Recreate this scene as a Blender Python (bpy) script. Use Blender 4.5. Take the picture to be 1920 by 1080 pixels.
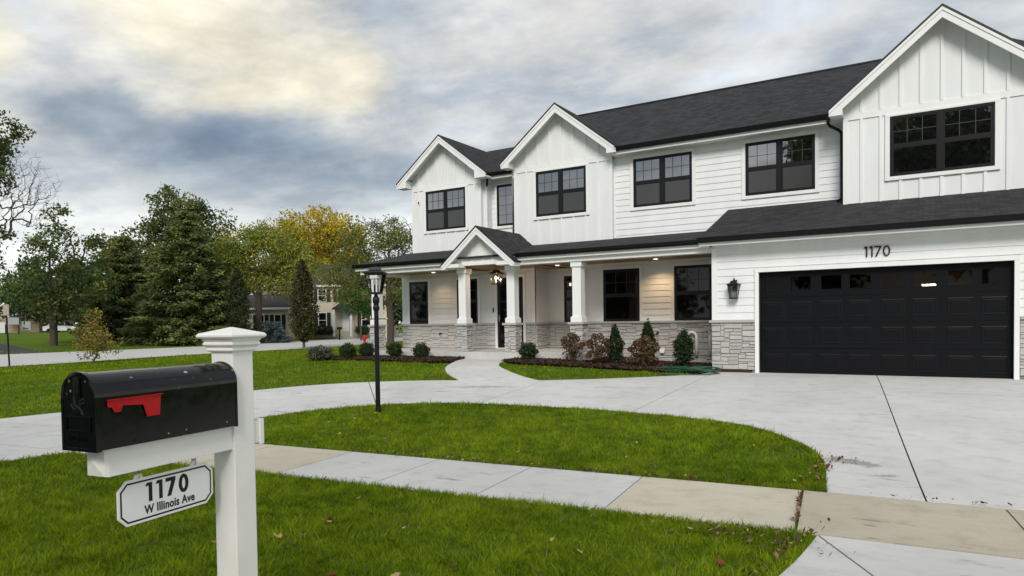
import bpy, bmesh, math, random
import numpy as np
from mathutils import Vector, Matrix

for o in list(bpy.data.objects):
    bpy.data.objects.remove(o, do_unlink=True)
SC = bpy.context.scene
COL = SC.collection

# ------------------------------------------------------------------ camera
CAM = Vector((1.2057, -17.064, 1.2995))
cam = bpy.data.cameras.new('camera')
cam.sensor_fit = 'HORIZONTAL'
cam.sensor_width = 36.0
cam.lens = 1310.39 / 1920.0 * 36.0
cam.shift_y = (640.115 - 540.0) / 1920.0
cam.clip_start = 0.05
cam.clip_end = 6000
camo = bpy.data.objects.new('camera', cam)
COL.objects.link(camo)
_r = Vector((0.85222956, 0.52297475, -0.01421952))
_u = Vector((-0.0026773, 0.03153893, 0.99949894))
_f = Vector((-0.52316117, 0.85176447, -0.02827857))
camo.matrix_world = Matrix(((_r.x, _u.x, -_f.x, CAM.x), (_r.y, _u.y, -_f.y, CAM.y), (_r.z, _u.z, -_f.z, CAM.z), (0, 0, 0, 1)))
SC.camera = camo

# ------------------------------------------------------------------ exposure
SC.render.engine = 'CYCLES'
SC.view_settings.view_transform = 'Standard'
SC.view_settings.look = 'None'
SC.view_settings.exposure = 0.90
SC.view_settings.gamma = 1.0
SC.view_settings.use_curve_mapping = False
SC.cycles.use_denoising = True
SC.cycles.max_bounces = 6
SC.cycles.transparent_max_bounces = 12
SC.cycles.sample_clamp_indirect = 6.0

# ------------------------------------------------------------------ sun behind thin cloud
SUN_DIR = Vector((0.32, -0.74, 0.60)).normalized()   # towards the sun
sl = bpy.data.lights.new('sun', 'SUN')
sl.energy = 1.5
sl.angle = math.radians(22)
sl.color = (1.0, 0.95, 0.88)
so = bpy.data.objects.new('sun', sl)
COL.objects.link(so)
so.rotation_euler = SUN_DIR.to_track_quat('Z', 'Y').to_euler()

# ------------------------------------------------------------------ sky: Nishita with broken evening cloud
W = bpy.data.worlds.new('World')
SC.world = W
W.use_nodes = True
def build_sky():
    nt = W.node_tree
    nt.nodes.clear()
    N = nt.nodes.new
    L = nt.links.new
    def val(x):
        return x
    def math_(op, a, b=None, c=None, clamp=False):
        n = N('ShaderNodeMath'); n.operation = op; n.use_clamp = clamp
        for i, v in enumerate((a, b, c)):
            if v is None: continue
            if isinstance(v, (int, float)): n.inputs[i].default_value = v
            else: L(v, n.inputs[i])
        return n.outputs[0]
    def vmath(op, a, b=None, out=0):
        n = N('ShaderNodeVectorMath'); n.operation = op
        for i, v in enumerate((a, b)):
            if v is None: continue
            if isinstance(v, (tuple, list)): n.inputs[i].default_value = v
            else: L(v, n.inputs[i])
        return n.outputs[out]
    def mix(f, a, b):
        n = N('ShaderNodeMix'); n.data_type = 'RGBA'
        if isinstance(f, (int, float)): n.inputs[0].default_value = f
        else: L(f, n.inputs[0])
        for k, v in ((6, a), (7, b)):
            if isinstance(v, (tuple, list)): n.inputs[k].default_value = (*v, 1)
            else: L(v, n.inputs[k])
        return n.outputs[2]
    def noise(vec, scale, detail=6, rough=0.55, dist=0.0):
        n = N('ShaderNodeTexNoise'); n.inputs['Scale'].default_value = scale
        n.inputs['Detail'].default_value = detail; n.inputs['Roughness'].default_value = rough
        n.inputs['Distortion'].default_value = dist
        L(vec, n.inputs['Vector'])
        return n
    def smooth(x, a, b):
        n = N('ShaderNodeMapRange'); n.interpolation_type = 'SMOOTHSTEP'
        L(x, n.inputs[0]); n.inputs[1].default_value = a; n.inputs[2].default_value = b
        return n.outputs[0]
    tc = N('ShaderNodeTexCoord')
    d = vmath('NORMALIZE', tc.outputs['Generated'])
    sep = N('ShaderNodeSeparateXYZ'); L(d, sep.inputs[0])
    z = sep.outputs[2]
    zz = math_('ADD', math_('MAXIMUM', z, 0.0), 0.16)
    comb = N('ShaderNodeCombineXYZ')
    L(math_('DIVIDE', sep.outputs[0], zz), comb.inputs[0])
    L(math_('DIVIDE', sep.outputs[1], zz), comb.inputs[1])
    comb.inputs[2].default_value = 0.37
    P = comb.outputs[0]
    # streaks run across the view: squeeze one axis
    mp = N('ShaderNodeMapping'); mp.inputs['Rotation'].default_value = (0, 0, math.radians(-30))
    mp.inputs['Scale'].default_value = (0.75, 1.05, 1.0); L(P, mp.inputs[0]); P2 = mp.outputs[0]
    nbig = noise(P2, 0.8, 5, 0.5, 0.15).outputs[0]
    nmid = noise(P2, 2.1, 8, 0.58, 0.15).outputs[0]
    nfine = noise(P2, 5.5, 7, 0.6, 0.0).outputs[0]
    # gently warped direction for the big cloud masses
    warp = vmath('SCALE', vmath('SUBTRACT', noise(P2, 1.5, 7, 0.55).outputs[1], (0.5, 0.5, 0.5)))
    warp.node.inputs[3].default_value = 0.26
    dw = vmath('ADD', d, warp)
    def lobe(c, r0, r1, stretch=None):
        v = vmath('SUBTRACT', dw, c)
        if stretch: v = vmath('MULTIPLY', v, stretch)
        ln = vmath('LENGTH', v, out=1)
        s = smooth(ln, r1, r0)
        return s
    def mx(*a):
        r = a[0]
        for b in a[1:]: r = math_('MAXIMUM', r, b)
        return r
    K = 1.0 / (2 ** 0.87)
    def c(r, g, b): return tuple(((x / 255.0 + 0.055) / 1.055) ** 2.4 * K for x in (r, g, b))
    g = math_('ADD', math_('MULTIPLY', nbig, 0.55), math_('MULTIPLY', nmid, 0.45))
    base = mix(smooth(g, 0.43, 0.62), c(160, 172, 186), c(222, 222, 219))
    base = mix(math_('MULTIPLY', smooth(nfine, 0.45, 0.75), 0.35), base, c(240, 237, 229))
    # openings with blue sky
    sky = N('ShaderNodeTexSky'); sky.sky_type = 'NISHITA'; sky.sun_disc = False
    sky.sun_elevation = math.asin(SUN_DIR.z); sky.sun_rotation = math.atan2(SUN_DIR.x, SUN_DIR.y)
    sky.air_density = 1.0; sky.dust_density = 1.5; sky.ozone_density = 1.0
    skyv = vmath('SCALE', sky.outputs[0]); skyv.node.inputs[3].default_value = 0.1
    gap = math_('MULTIPLY', smooth(nmid, 0.52, 0.70), smooth(nbig, 0.44, 0.56))
    skypale = mix(0.45, skyv, c(206, 216, 226))
    base = mix(math_('MULTIPLY', gap, 0.55), base, skypale)
    # cloud masses in view
    dark = mx(lobe((-0.84, 0.49, 0.245), 0.02, 0.22, (1, 1, 2.0)), lobe((-0.775, 0.585, 0.232), 0.03, 0.26, (1, 1, 2.0)), lobe((-0.70, 0.69, 0.18), 0.02, 0.20, (1, 1, 2.2)))
    dark = smooth(math_('ADD', dark, math_('MULTIPLY', math_('SUBTRACT', nmid, 0.5), 1.1)), 0.26, 0.92)
    base = mix(math_('MULTIPLY', dark, 0.90), base, mix(smooth(nmid, 0.35, 0.7), c(118, 138, 160), c(163, 176, 189)))
    cream = mx(lobe((-0.745, 0.555, 0.40), 0.05, 0.27, (1, 1, 1.4)), lobe((-0.68, 0.645, 0.345), 0.02, 0.14, (1, 1, 1.2)), lobe((-0.895, 0.36, 0.275), 0.0, 0.13))
    cm = smooth(math_('ADD', cream, math_('MULTIPLY', math_('SUBTRACT', nmid, 0.5), 1.2)), 0.30, 1.25)
    base = mix(math_('MULTIPLY', cm, 0.92), base, mix(smooth(nfine, 0.35, 0.7), c(238, 229, 204), c(255, 248, 224)))
    # brighter, thinner cloud low down
    low = smooth(z, 0.24, 0.10)
    low = math_('MULTIPLY', low, math_('ADD', 0.58, math_('MULTIPLY', smooth(nmid, 0.35, 0.6), 0.42)))
    base = mix(low, base, c(238, 242, 240))
    # fine broken texture of the cloud sheet
    dz_ = vmath('MULTIPLY', d, (1, 1, 2.3)); tex = noise(dz_, 9.0, 9, 0.62, 0.2).outputs[0]; tex2 = noise(dz_, 3.6, 9, 0.60, 0.5).outputs[0]
    tx = math_('ADD', math_('MULTIPLY', math_('SUBTRACT', tex, 0.5), 0.45), math_('MULTIPLY', math_('SUBTRACT', tex2, 0.5), 0.95))
    tv = vmath('SCALE', base); L(math_('ADD', 1.07, tx), tv.node.inputs[3]); base = tv
    # below the horizon: dull ground tone
    base = mix(smooth(z, 0.0, -0.03), base, (0.10, 0.11, 0.08))
    bg = N('ShaderNodeBackground'); bg.inputs[1].default_value = 0.1
    sc10 = vmath('SCALE', base); sc10.node.inputs[3].default_value = 10.0
    L(sc10, bg.inputs[0])
    out = N('ShaderNodeOutputWorld'); L(bg.outputs[0], out.inputs[0])
build_sky()
W.cycles.sampling_method = 'AUTOMATIC'

# ================================================================== helpers
def ss(a, b, x):
    t = np.clip((np.asarray(x, float) - a) / (b - a), 0, 1)
    return t * t * (3 - 2 * t)

def HH(X, Y):
    """ground height"""
    X = np.asarray(X, float); Y = np.asarray(Y, float)
    top = .2 * ss(-4.2, -8.5, X)
    t = np.clip((Y + 10) / 9., 0, 1)
    t = t * t * (3 - 2 * t) * .4 + t * .6
    h = -.3 + (.3 + top) * t
    s = ss(-17.5, -33, X)
    h = h * (1 - s) + (-.35) * s
    far = ss(-51, -85, X)
    return h + far * 1.1

def H(x, y):
    return float(HH(x, y))

MATS = {}
class NT:
    """tiny node helper"""
    def __init__(s, name):
        s.m = bpy.data.materials.new(name); s.m.use_nodes = True
        s.t = s.m.node_tree; s.t.nodes.clear()
        s.out = s.t.nodes.new('ShaderNodeOutputMaterial')
    def n(s, t, **k):
        x = s.t.nodes.new(t)
        for a, b in k.items(): setattr(x, a, b)
        return x
    def l(s, a, b): s.t.links.new(a, b)
    def noise(s, vec, scale, detail=4, rough=.55):
        x = s.n('ShaderNodeTexNoise'); x.inputs['Scale'].default_value = scale
        x.inputs['Detail'].default_value = detail; x.inputs['Roughness'].default_value = rough
        if vec: s.l(vec, x.inputs['Vector'])
        return x.outputs[0]
    def mix(s, f, a, b, blend='MIX'):
        x = s.n('ShaderNodeMix', data_type='RGBA', blend_type=blend)
        if isinstance(f, (int, float)): x.inputs[0].default_value = f
        else: s.l(f, x.inputs[0])
        for k, v in ((6, a), (7, b)):
            if isinstance(v, tuple): x.inputs[k].default_value = (*v[:3], 1)
            else: s.l(v, x.inputs[k])
        return x.outputs[2]
    def ramp(s, f, lo, hi):
        x = s.n('ShaderNodeMapRange', interpolation_type='SMOOTHSTEP')
        s.l(f, x.inputs[0]); x.inputs[1].default_value = lo; x.inputs[2].default_value = hi
        return x.outputs[0]
    def mul(s, a, b, op='MULTIPLY'):
        x = s.n('ShaderNodeMath', operation=op)
        for i, v in enumerate((a, b)):
            if isinstance(v, (int, float)): x.inputs[i].default_value = v
            else: s.l(v, x.inputs[i])
        return x.outputs[0]
    def pos(s):
        g = s.n('ShaderNodeNewGeometry'); return g.outputs['Position']
    def obj(s):
        return s.n('ShaderNodeTexCoord').outputs['Object']
    def rnd(s): return s.n('ShaderNodeObjectInfo').outputs['Random']
    def scale(s, vec, sc, rot=(0, 0, 0)):
        x = s.n('ShaderNodeMapping'); x.inputs['Scale'].default_value = sc; x.inputs['Rotation'].default_value = rot
        s.l(vec, x.inputs[0]); return x.outputs[0]
    def bsdf(s, col, rough=.6, spec=.5, metal=0., bump=None, bs=.2, bd=.01, ior=1.5, **kw):
        b = s.n('ShaderNodeBsdfPrincipled')
        if isinstance(col, tuple): b.inputs['Base Color'].default_value = (*col[:3], 1)
        else: s.l(col, b.inputs['Base Color'])
        if isinstance(rough, (int, float)): b.inputs['Roughness'].default_value = rough
        else: s.l(rough, b.inputs['Roughness'])
        b.inputs['Specular IOR Level'].default_value = spec
        b.inputs['Metallic'].default_value = metal
        b.inputs['IOR'].default_value = ior
        for k, v in kw.items(): b.inputs[k.replace('_', ' ')].default_value = v
        if bump is not None:
            bp = s.n('ShaderNodeBump'); bp.inputs['Strength'].default_value = bs; bp.inputs['Distance'].default_value = bd
            s.l(bump, bp.inputs['Height']); s.l(bp.outputs[0], b.inputs['Normal'])
        s.l(b.outputs[0], s.out.inputs[0]); s.b = b
        return b
    def done(s, key):
        MATS[key] = s.m; return s.m

def simple(key, col, rough=.6, spec=.5, metal=0., vary=.08, nscale=6., bump=0.0, **kw):
    t = NT(key)
    nz = t.noise(t.pos(), nscale, 5)
    c = t.mix(nz, tuple(max(0, x * (1 - vary)) for x in col), tuple(min(1, x * (1 + vary)) for x in col))
    t.bsdf(c, rough, spec, metal, bump=(t.noise(t.pos(), nscale * 12, 3) if bump else None), bs=bump, **kw)
    return t.done(key)

# ------------------------------------------------------------------ materials
def make_materials():
    # painted fibre cement siding: slight dirt, board to board tone
    for key, base in (('siding', (.79, .805, .81)), ('panel', (.775, .79, .795)), ('trim', (.81, .82, .815))):
        t = NT(key)
        p = t.pos()
        streak = t.noise(t.scale(p, (2.5, 2.5, .5)), 1.2, 6, .6)
        grain = t.noise(t.scale(p, (5, 5, 60)), 1.0, 4, .6)
        c = t.mix(t.ramp(streak, .3, .75), tuple(x * .93 for x in base), base)
        r = t.rnd()
        c = t.mix(t.mul(r, .10), c, tuple(x * .80 for x in base))
        t.bsdf(c, .55, .35, bump=grain, bs=.10 if key != 'trim' else .04, bd=.004)
        t.done(key)
    simple('soffit', (.74, .74, .71), .6, .3)
    simple('black', (.005, .005, .006), .42, .28, vary=.3, nscale=9)
    simple('frame', (.006, .006, .007), .4, .3, vary=.2)
    simple('muntin', (.055, .057, .060), .5, .3)
    simple('drip', (.016, .016, .018), .5, .4)
    simple('bronze', (.05, .032, .02), .4, .5, .6)
    simple('steel', (.45, .45, .45), .3, .5, 1.0)
    simple('pvc', (.80, .79, .76), .4, .45, vary=.04)
    simple('vinyl', (.86, .845, .805), .42, .4, vary=.09, nscale=5, bump=.03)
    simple('signwhite', (.84, .835, .825), .35, .4, vary=.03)
    simple('signblack', (.012, .012, .012), .5, .3)
    simple('red', (.46, .004, .008), .40, .28, vary=.12)
    simple('hydrantred', (.45, .02, .02), .5, .4, vary=.2)
    simple('brass', (.55, .45, .28), .35, .5, .7)
    simple('hosegreen', (.012, .085, .048), .45, .4, vary=.25)
    simple('boxmatte', (.012, .012, .013), .6, .2)
    simple('boxblack', (.005, .005, .006), .32, .3)
    # shingles (uv in metres: u along the eave, v up the slope)
    t = NT('shingle')
    uv = t.n('ShaderNodeUVMap').outputs[0]
    br = t.n('ShaderNodeTexBrick'); t.l(uv, br.inputs['Vector'])
    br.offset = .5; br.inputs['Scale'].default_value = 1.0
    br.inputs['Brick Width'].default_value = .22; br.inputs['Row Height'].default_value = .135
    br.inputs['Mortar Size'].default_value = .010; br.inputs['Mortar Smooth'].default_value = .3; br.inputs['Bias'].default_value = 0
    br.inputs['Color1'].default_value = (.008, .0085, .010, 1); br.inputs['Color2'].default_value = (.050, .050, .053, 1)
    br.inputs['Mortar'].default_value = (.010, .010, .011, 1)
    n1 = t.noise(t.scale(uv, (1, 1, 1)), 1.3, 6, .65)
    n2 = t.noise(uv, 90, 3, .6)
    c = t.mix(.45, br.outputs[0], t.mix(n1, (.012, .0125, .014), (.044, .044, .047)))
    c = t.mix(t.mul(t.ramp(n2, .5, .8), .7), c, (.062, .062, .065))
    hgt = t.mul(t.mul(br.outputs[1], -1.0), t.mul(n2, -.35), 'ADD')
    t.bsdf(c, .9, .25, bump=hgt, bs=.7, bd=.012)
    t.done('shingle')
    # stone veneer
    t = NT('stone')
    ob = t.obj(); p = t.pos(); r = t.rnd()
    n1 = t.noise(p, 9, 6, .65); n2 = t.noise(t.scale(p, (8, 8, 40)), 1.0, 5, .6)
    c = t.mix(r, (.34, .335, .325), (.50, .49, .47))
    c = t.mix(t.mul(t.ramp(n1, .35, .7), .7), c, (.46, .445, .42))
    c = t.mix(t.mul(t.ramp(n2, .52, .75), .8), c, (.34, .33, .315))
    t.bsdf(c, .85, .25, bump=t.mul(n1, n2, 'ADD'), bs=.55, bd=.02)
    t.done('stone')
    t = NT('mortar')
    t.bsdf(t.mix(t.noise(t.pos(), 30), (.20, .195, .185), (.30, .29, .275)), .95, .1, bump=t.noise(t.pos(), 80), bs=.4)
    t.done('mortar')
    simple('capstone', (.42, .41, .39), .8, .25, vary=.12, nscale=14, bump=.3)
    # concretes
    def concrete(key, a, b, stain, brush=True, ag=.25, marks=()):
        t = NT(key); p = t.pos()
        n1 = t.noise(p, .55, 6, .6); n2 = t.noise(p, 3.5, 6, .65); n3 = t.noise(t.scale(p, (3, 40, 3), (0, 0, .1)), 1.2, 4)
        sp = t.noise(p, 130, 2, .5); r = t.rnd()
        c = t.mix(t.ramp(n1, .3, .7), a, b)
        c = t.mix(t.mul(r, .22), c, tuple(x * .84 for x in a))
        c = t.mix(t.mul(t.ramp(n2, .46, .72), .55), c, stain)
        c = t.mix(t.mul(t.ramp(n3, .46, .72), .30), c, stain)
        c = t.mix(t.mul(t.ramp(sp, .58, .75), ag), c, tuple(x * .72 for x in stain))
        # scattered dark scuffs
        wv = t.noise(t.scale(p, (1.2, 4.5, 1), (0, 0, .5)), 1.1, 8, .72)
        c = t.mix(t.mul(t.ramp(wv, .61, .68), .60), c, tuple(x * .45 for x in stain))
        for (sx_, sy_, rx_, ry_, ro_, am_) in marks:
            mpn = t.n('ShaderNodeMapping', vector_type='TEXTURE'); mpn.inputs['Location'].default_value = (sx_, sy_, 0); mpn.inputs['Rotation'].default_value = (0, 0, ro_); mpn.inputs['Scale'].default_value = (rx_, ry_, 1e5)
            t.l(p, mpn.inputs[0]); ln = t.n('ShaderNodeVectorMath', operation='LENGTH'); t.l(mpn.outputs[0], ln.inputs[0])
            q = t.mul(ln.outputs['Value'], t.mul(t.mul(t.noise(p, 2.2 / max(.25, min(rx_, ry_ * 3)), 6, .7), .5, 'SUBTRACT'), 3.2), 'ADD')
            c = t.mix(t.mul(t.ramp(q, 1.0, .55), am_), c, tuple(x * .52 for x in stain))
        t.bsdf(c, .88, .25, bump=t.mul(sp, t.mul(n3, .6), 'ADD'), bs=.22, bd=.006)
        t.done(key)
    concrete('concrete', (.545, .54, .525), (.635, .63, .612), (.42, .41, .39), marks=[(-6.9, -5.05, .75, .16, .5, .5), (-7.35, -5.9, .22, .06, .5, .6), (-8.6, -6.1, .25, .07, .5, .45), (-10.3, -7.0, .2, .07, .5, .5), (-4.6, -3.9, .35, .06, .3, .5), (-3.8, -3.7, .5, .07, .25, .4), (.42, -8.8, .36, .15, -.5, .75), (-1.9, -.75, .9, .05, .1, .35), (1.5, -2.9, .8, .05, -.1, .35), (.75, -9.3, .16, .06, .2, .6), (-.7, -3.2, .5, .05, .6, .3)])
    concrete('concrete_new', (.52, .518, .505), (.60, .598, .58), (.42, .41, .39))
    concrete('concrete_old', (.50, .455, .355), (.58, .53, .425), (.40, .35, .27), ag=.5)
    concrete('concrete_older', (.43, .385, .295), (.51, .46, .365), (.33, .285, .22), ag=.55)
    concrete('road', (.46, .45, .44), (.52, .51, .50), (.40, .39, .38))
    concrete('slab', (.50, .495, .48), (.56, .55, .54), (.40, .39, .37))
    simple('asphalt', (.055, .055, .058), .9, .2, vary=.25, bump=.3)
    # lawn soil under the blades
    t = NT('lawn'); p = t.pos()
    n1 = t.noise(p, .35, 5, .6); n2 = t.noise(p, 9, 5, .7); n3 = t.noise(t.scale(p, (1, 1, 1)), 60, 3, .6)
    c = t.mix(t.ramp(n1, .3, .7), (.085, .145, .009), (.120, .185, .013))
    c = t.mix(t.ramp(n2, .35, .75), c, (.062, .118, .010))
    c = t.mix(t.mul(t.ramp(n3, .45, .8), .6), c, (.15, .21, .03))
    t.bsdf(c, .95, .1, bump=t.mul(n2, n3, 'ADD'), bs=.9, bd=.04)
    t.done('lawn')
    def attr_leaf(key, trans=.3, rough=.55, spec=.25):
        t = NT(key)
        a = t.n('ShaderNodeAttribute'); a.attribute_name = 'Col'
        b = t.bsdf(a.outputs[0], rough, spec)
        if trans:
            tr = t.n('ShaderNodeBsdfTranslucent'); t.l(a.outputs[0], tr.inputs[0])
            mx = t.n('ShaderNodeMixShader'); mx.inputs[0].default_value = trans
            t.l(b.outputs[0], mx.inputs[1]); t.l(tr.outputs[0], mx.inputs[2]); t.l(mx.outputs[0], t.out.inputs[0])
        t.done(key)
    attr_leaf('leaf'); attr_leaf('blade', .35, .8, .04); attr_leaf('dryleaf', .2, .8, .1); attr_leaf('mulchchip', 0, .95, .1)
    t = NT('bark'); p = t.pos()
    n1 = t.noise(t.scale(p, (6, 6, 1.2)), 2.0, 6, .65)
    t.bsdf(t.mix(n1, (.045, .036, .028), (.12, .10, .08)), .95, .1, bump=n1, bs=.7, bd=.04)
    t.done('bark')
    simple('twig', (.10, .065, .04), .9, .1, vary=.3)
    t = NT('mulch'); p = t.pos()
    n1 = t.noise(p, 14, 5, .7)
    t.bsdf(t.mix(n1, (.020, .013, .010), (.070, .044, .033)), .95, .1, bump=n1, bs=1.0, bd=.05)
    t.done('mulch')
    simple('soil', (.045, .032, .022), .95, .1, vary=.3, nscale=10, bump=.5)
    # wood porch ceiling
    t = NT('woodceiling'); p = t.pos()
    n1 = t.noise(t.scale(p, (1.0, 14, 1)), 2.5, 5, .6)
    t.bsdf(t.mix(n1, (.22, .115, .055), (.36, .20, .105)), .5, .35, bump=n1, bs=.1)
    t.done('woodceiling')
    # glass
    def glazing(key, tint, ior, rough, wav=.02, spec=.5):
        t = NT(key); p = t.pos()
        n1 = t.noise(p, 1.4, 2, .4); n2 = t.noise(p, 5, 4)
        c = t.mix(n2, tuple(x * .8 for x in tint), tint)
        t.bsdf(c, rough, spec, ior=ior, bump=n1, bs=wav, bd=.05)
        t.done(key)
    glazing('glass', (.006, .007, .008), 3.9, .015, .05)
    glazing('glass_screen', (.034, .034, .032), 1.75, .22, .04)
    glazing('glass_low', (.003, .0035, .0035), 1.42, .03, .03)
    def clear(key, tint, f0ior=1.45, alpha=.9):
        t = NT(key)
        tr = t.n('ShaderNodeBsdfTransparent'); tr.inputs[0].default_value = (*tint, 1)
        gl = t.n('ShaderNodeBsdfGlossy'); gl.inputs['Roughness'].default_value = .02
        fr = t.n('ShaderNodeFresnel'); fr.inputs[0].default_value = f0ior
        mx = t.n('ShaderNodeMixShader'); t.l(fr.outputs[0], mx.inputs[0]); t.l(tr.outputs[0], mx.inputs[1]); t.l(gl.outputs[0], mx.inputs[2])
        t.l(mx.outputs[0], t.out.inputs[0]); t.done(key)
    clear('clearglass', (.93, .94, .93), 1.45)
    clear('garageglass', (.6, .6, .55), 1.24)
    def emit(key, col, st):
        t = NT(key); e = t.n('ShaderNodeEmission'); e.inputs[0].default_value = (*col, 1); e.inputs[1].default_value = st
        t.l(e.outputs[0], t.out.inputs[0]); t.done(key)
    emit('bulb', (1.0, .78, .50), 9.0); emit('downlight', (1.0, .88, .70), 3.5); emit('tube', (1.0, .93, .80), 22.0)
    simple('garageinside', (.22, .15, .08), .9, .1, vary=.3, nscale=2)
    # garage door: embossed grain steel
    t = NT('garagedoor'); p = t.pos()
    n1 = t.noise(t.scale(p, (3, 3, 55)), 1.2, 4, .6)
    t.bsdf(t.mix(n1, (.0030, .0034, .0045), (.0052, .0056, .007)), .42, .16, bump=n1, bs=.25, bd=.004)
    t.done('garagedoor')
    # black enamelled mailbox with pale specks on top
    t = NT('mailbox'); p = t.obj(); g = t.n('ShaderNodeNewGeometry')
    v = t.n('ShaderNodeTexVoronoi'); v.inputs['Scale'].default_value = 34; t.l(t.scale(p, (1, .6, 1)), v.inputs['Vector'])
    spk = t.ramp(v.outputs[0], .24, .12)
    spk = t.mul(spk, t.ramp(t.noise(p, 9, 3), .46, .56))
    sx = t.n('ShaderNodeSeparateXYZ'); t.l(p, sx.inputs[0])
    spk = t.mul(spk, t.ramp(sx.outputs[2], .185, .24))
    n2 = t.noise(p, 20, 5, .7)
    c = t.mix(n2, (.0015, .0015, .002), (.003, .003, .0036))
    c = t.mix(spk, c, (.42, .43, .44))
    rr = t.mix(t.ramp(n2, .3, .7), (.10, .10, .10), (.20, .20, .20))
    t.bsdf(c, rr, .42, bump=t.noise(p, 12, 3), bs=.02, bd=.01)
    t.done('mailbox')
    # neighbours
    t = NT('beige'); p = t.pos()
    t.bsdf(t.mix(t.noise(t.scale(p, (.3, .3, 6)), 1.5), (.50, .44, .34), (.56, .50, .40)), .7, .3); t.done('beige')
    simple('farwhite', (.62, .63, .63), .7, .3); simple('farroof', (.045, .042, .042), .9, .2, vary=.3, nscale=1.5)
    simple('farroofbrown', (.11, .062, .045), .9, .2, vary=.3, nscale=1.5); simple('farbrick', (.34, .25, .19), .9, .2, vary=.25, nscale=3)
    simple('fargrey', (.22, .22, .21), .9, .2); simple('shutter', (.012, .011, .010), .6, .3)
    simple('carwhite', (.72, .72, .72), .25, .5, vary=.02); simple('tyre', (.015, .015, .015), .8, .2)
    simple('signback', (.36, .29, .24), .6, .4); simple('signgrey', (.30, .31, .32), .6, .4)
make_materials()

# ------------------------------------------------------------------ mesh helpers
class MB:
    def __init__(s):
        s.v = []; s.f = []; s.uv = None; s.mi = []
    def poly(s, pts):
        k = len(s.v); s.v.extend([tuple(p) for p in pts]); s.f.append(tuple(range(k, k + len(pts))))
        return s
    def box(s, x0, x1, y0, y1, z0, z1):
        k = len(s.v)
        s.v += [(x0, y0, z0), (x1, y0, z0), (x1, y1, z0), (x0, y1, z0), (x0, y0, z1), (x1, y0, z1), (x1, y1, z1), (x0, y1, z1)]
        s.f += [tuple(k + i for i in q) for q in ((0, 3, 2, 1), (4, 5, 6, 7), (0, 1, 5, 4), (1, 2, 6, 5), (2, 3, 7, 6), (3, 0, 4, 7))]
        return s
    def prism(s, pts, d):
        """planar polygon pts extruded by vector d"""
        n = len(pts); k = len(s.v); d = Vector(d)
        s.v += [tuple(p) for p in pts] + [tuple(Vector(p) + d) for p in pts]
        s.f.append(tuple(k + i for i in range(n))[::-1]); s.f.append(tuple(k + n + i for i in range(n)))
        for i in range(n):
            j = (i + 1) % n
            s.f.append((k + i, k + j, k + n + j, k + n + i))
        return s
    def tube(s, pts, r, n=8, cap=True):
        pts = [Vector(p) for p in pts]
        rr = r if isinstance(r, (list, tuple)) else [r] * len(pts)
        k = len(s.v); prev = None
        for i, p in enumerate(pts):
            t = (pts[min(i + 1, len(pts) - 1)] - pts[max(i - 1, 0)])
            t = t.normalized() if t.length > 1e-9 else Vector((0, 0, 1))
            if prev is None:
                a = t.orthogonal().normalized()
            else:
                a = (prev - t * prev.dot(t))
                a = a.normalized() if a.length > 1e-6 else t.orthogonal().normalized()
            prev = a; b = t.cross(a)
            for j in range(n):
                q = 2 * math.pi * j / n
                s.v.append(tuple(p + (a * math.cos(q) + b * math.sin(q)) * rr[i]))
        for i in range(len(pts) - 1):
            for j in range(n):
                j2 = (j + 1) % n
                s.f.append((k + i * n + j, k + i * n + j2, k + (i + 1) * n + j2, k + (i + 1) * n + j))
        if cap:
            s.f.append(tuple(k + j for j in range(n))[::-1]); s.f.append(tuple(k + (len(pts) - 1) * n + j for j in range(n)))
        return s
    def lathe(s, prof, n=16, c=(0, 0, 0), square=False):
        """prof: list of (r, z)"""
        k = len(s.v); rot = math.pi / 4 if square else 0
        if square: n = 4
        m = math.sqrt(2) if square else 1
        for r, z in prof:
            for j in range(n):
                q = 2 * math.pi * j / n + rot
                s.v.append((c[0] + r * m * math.cos(q), c[1] + r * m * math.sin(q), c[2] + z))
        for i in range(len(prof) - 1):
            for j in range(n):
                j2 = (j + 1) % n
                s.f.append((k + i * n + j, k + i * n + j2, k + (i + 1) * n + j2, k + (i + 1) * n + j))
        s.f.append(tuple(k + j for j in range(n))[::-1]); s.f.append(tuple(k + (len(prof) - 1) * n + j for j in range(n)))
        return s
    def mesh(s, name, bevel=0, smooth=False, seg=2):
        me = bpy.data.meshes.new(name); me.from_pydata(s.v, [], s.f); me.validate()
        bm = bmesh.new(); bm.from_mesh(me)
        bmesh.ops.recalc_face_normals(bm, faces=bm.faces[:])
        if bevel:
            bmesh.ops.remove_doubles(bm, verts=bm.verts[:], dist=1e-5)
            bmesh.ops.bevel(bm, geom=[e for e in bm.edges if len(e.link_faces) == 2 and e.calc_face_angle(0) > .5], offset=bevel, segments=seg, affect='EDGES', profile=.6)
        bm.to_mesh(me); bm.free()
        if smooth: me.polygons.foreach_set('use_smooth', [True] * len(me.polygons))
        return me
    def build(s, name, mat, parent=None, bevel=0, smooth=False, seg=2, **tags):
        return link(name, s.mesh(name, bevel, smooth, seg), mat, parent, **tags)

def link(name, me, mat, parent=None, label=None, cat=None, group=None, kind=None, loc=None):
    if mat and not me.materials: me.materials.append(MATS[mat])
    o = bpy.data.objects.new(name, me); COL.objects.link(o)
    if parent: o.parent = parent
    if loc is not None: o.location = loc
    tag(o, label, cat, group, kind)
    return o

def tag(o, label=None, cat=None, group=None, kind=None):
    if label: o['label'] = label
    if cat: o['category'] = cat
    if group: o['group'] = group
    if kind: o['kind'] = kind
    return o

def empty(name, loc, label, cat, group=None, rz=0.):
    o = bpy.data.objects.new(name, None); COL.objects.link(o)
    o.empty_display_size = .2
    o.location = loc; o.rotation_euler = (0, 0, rz)
    return tag(o, label, cat, group)

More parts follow.
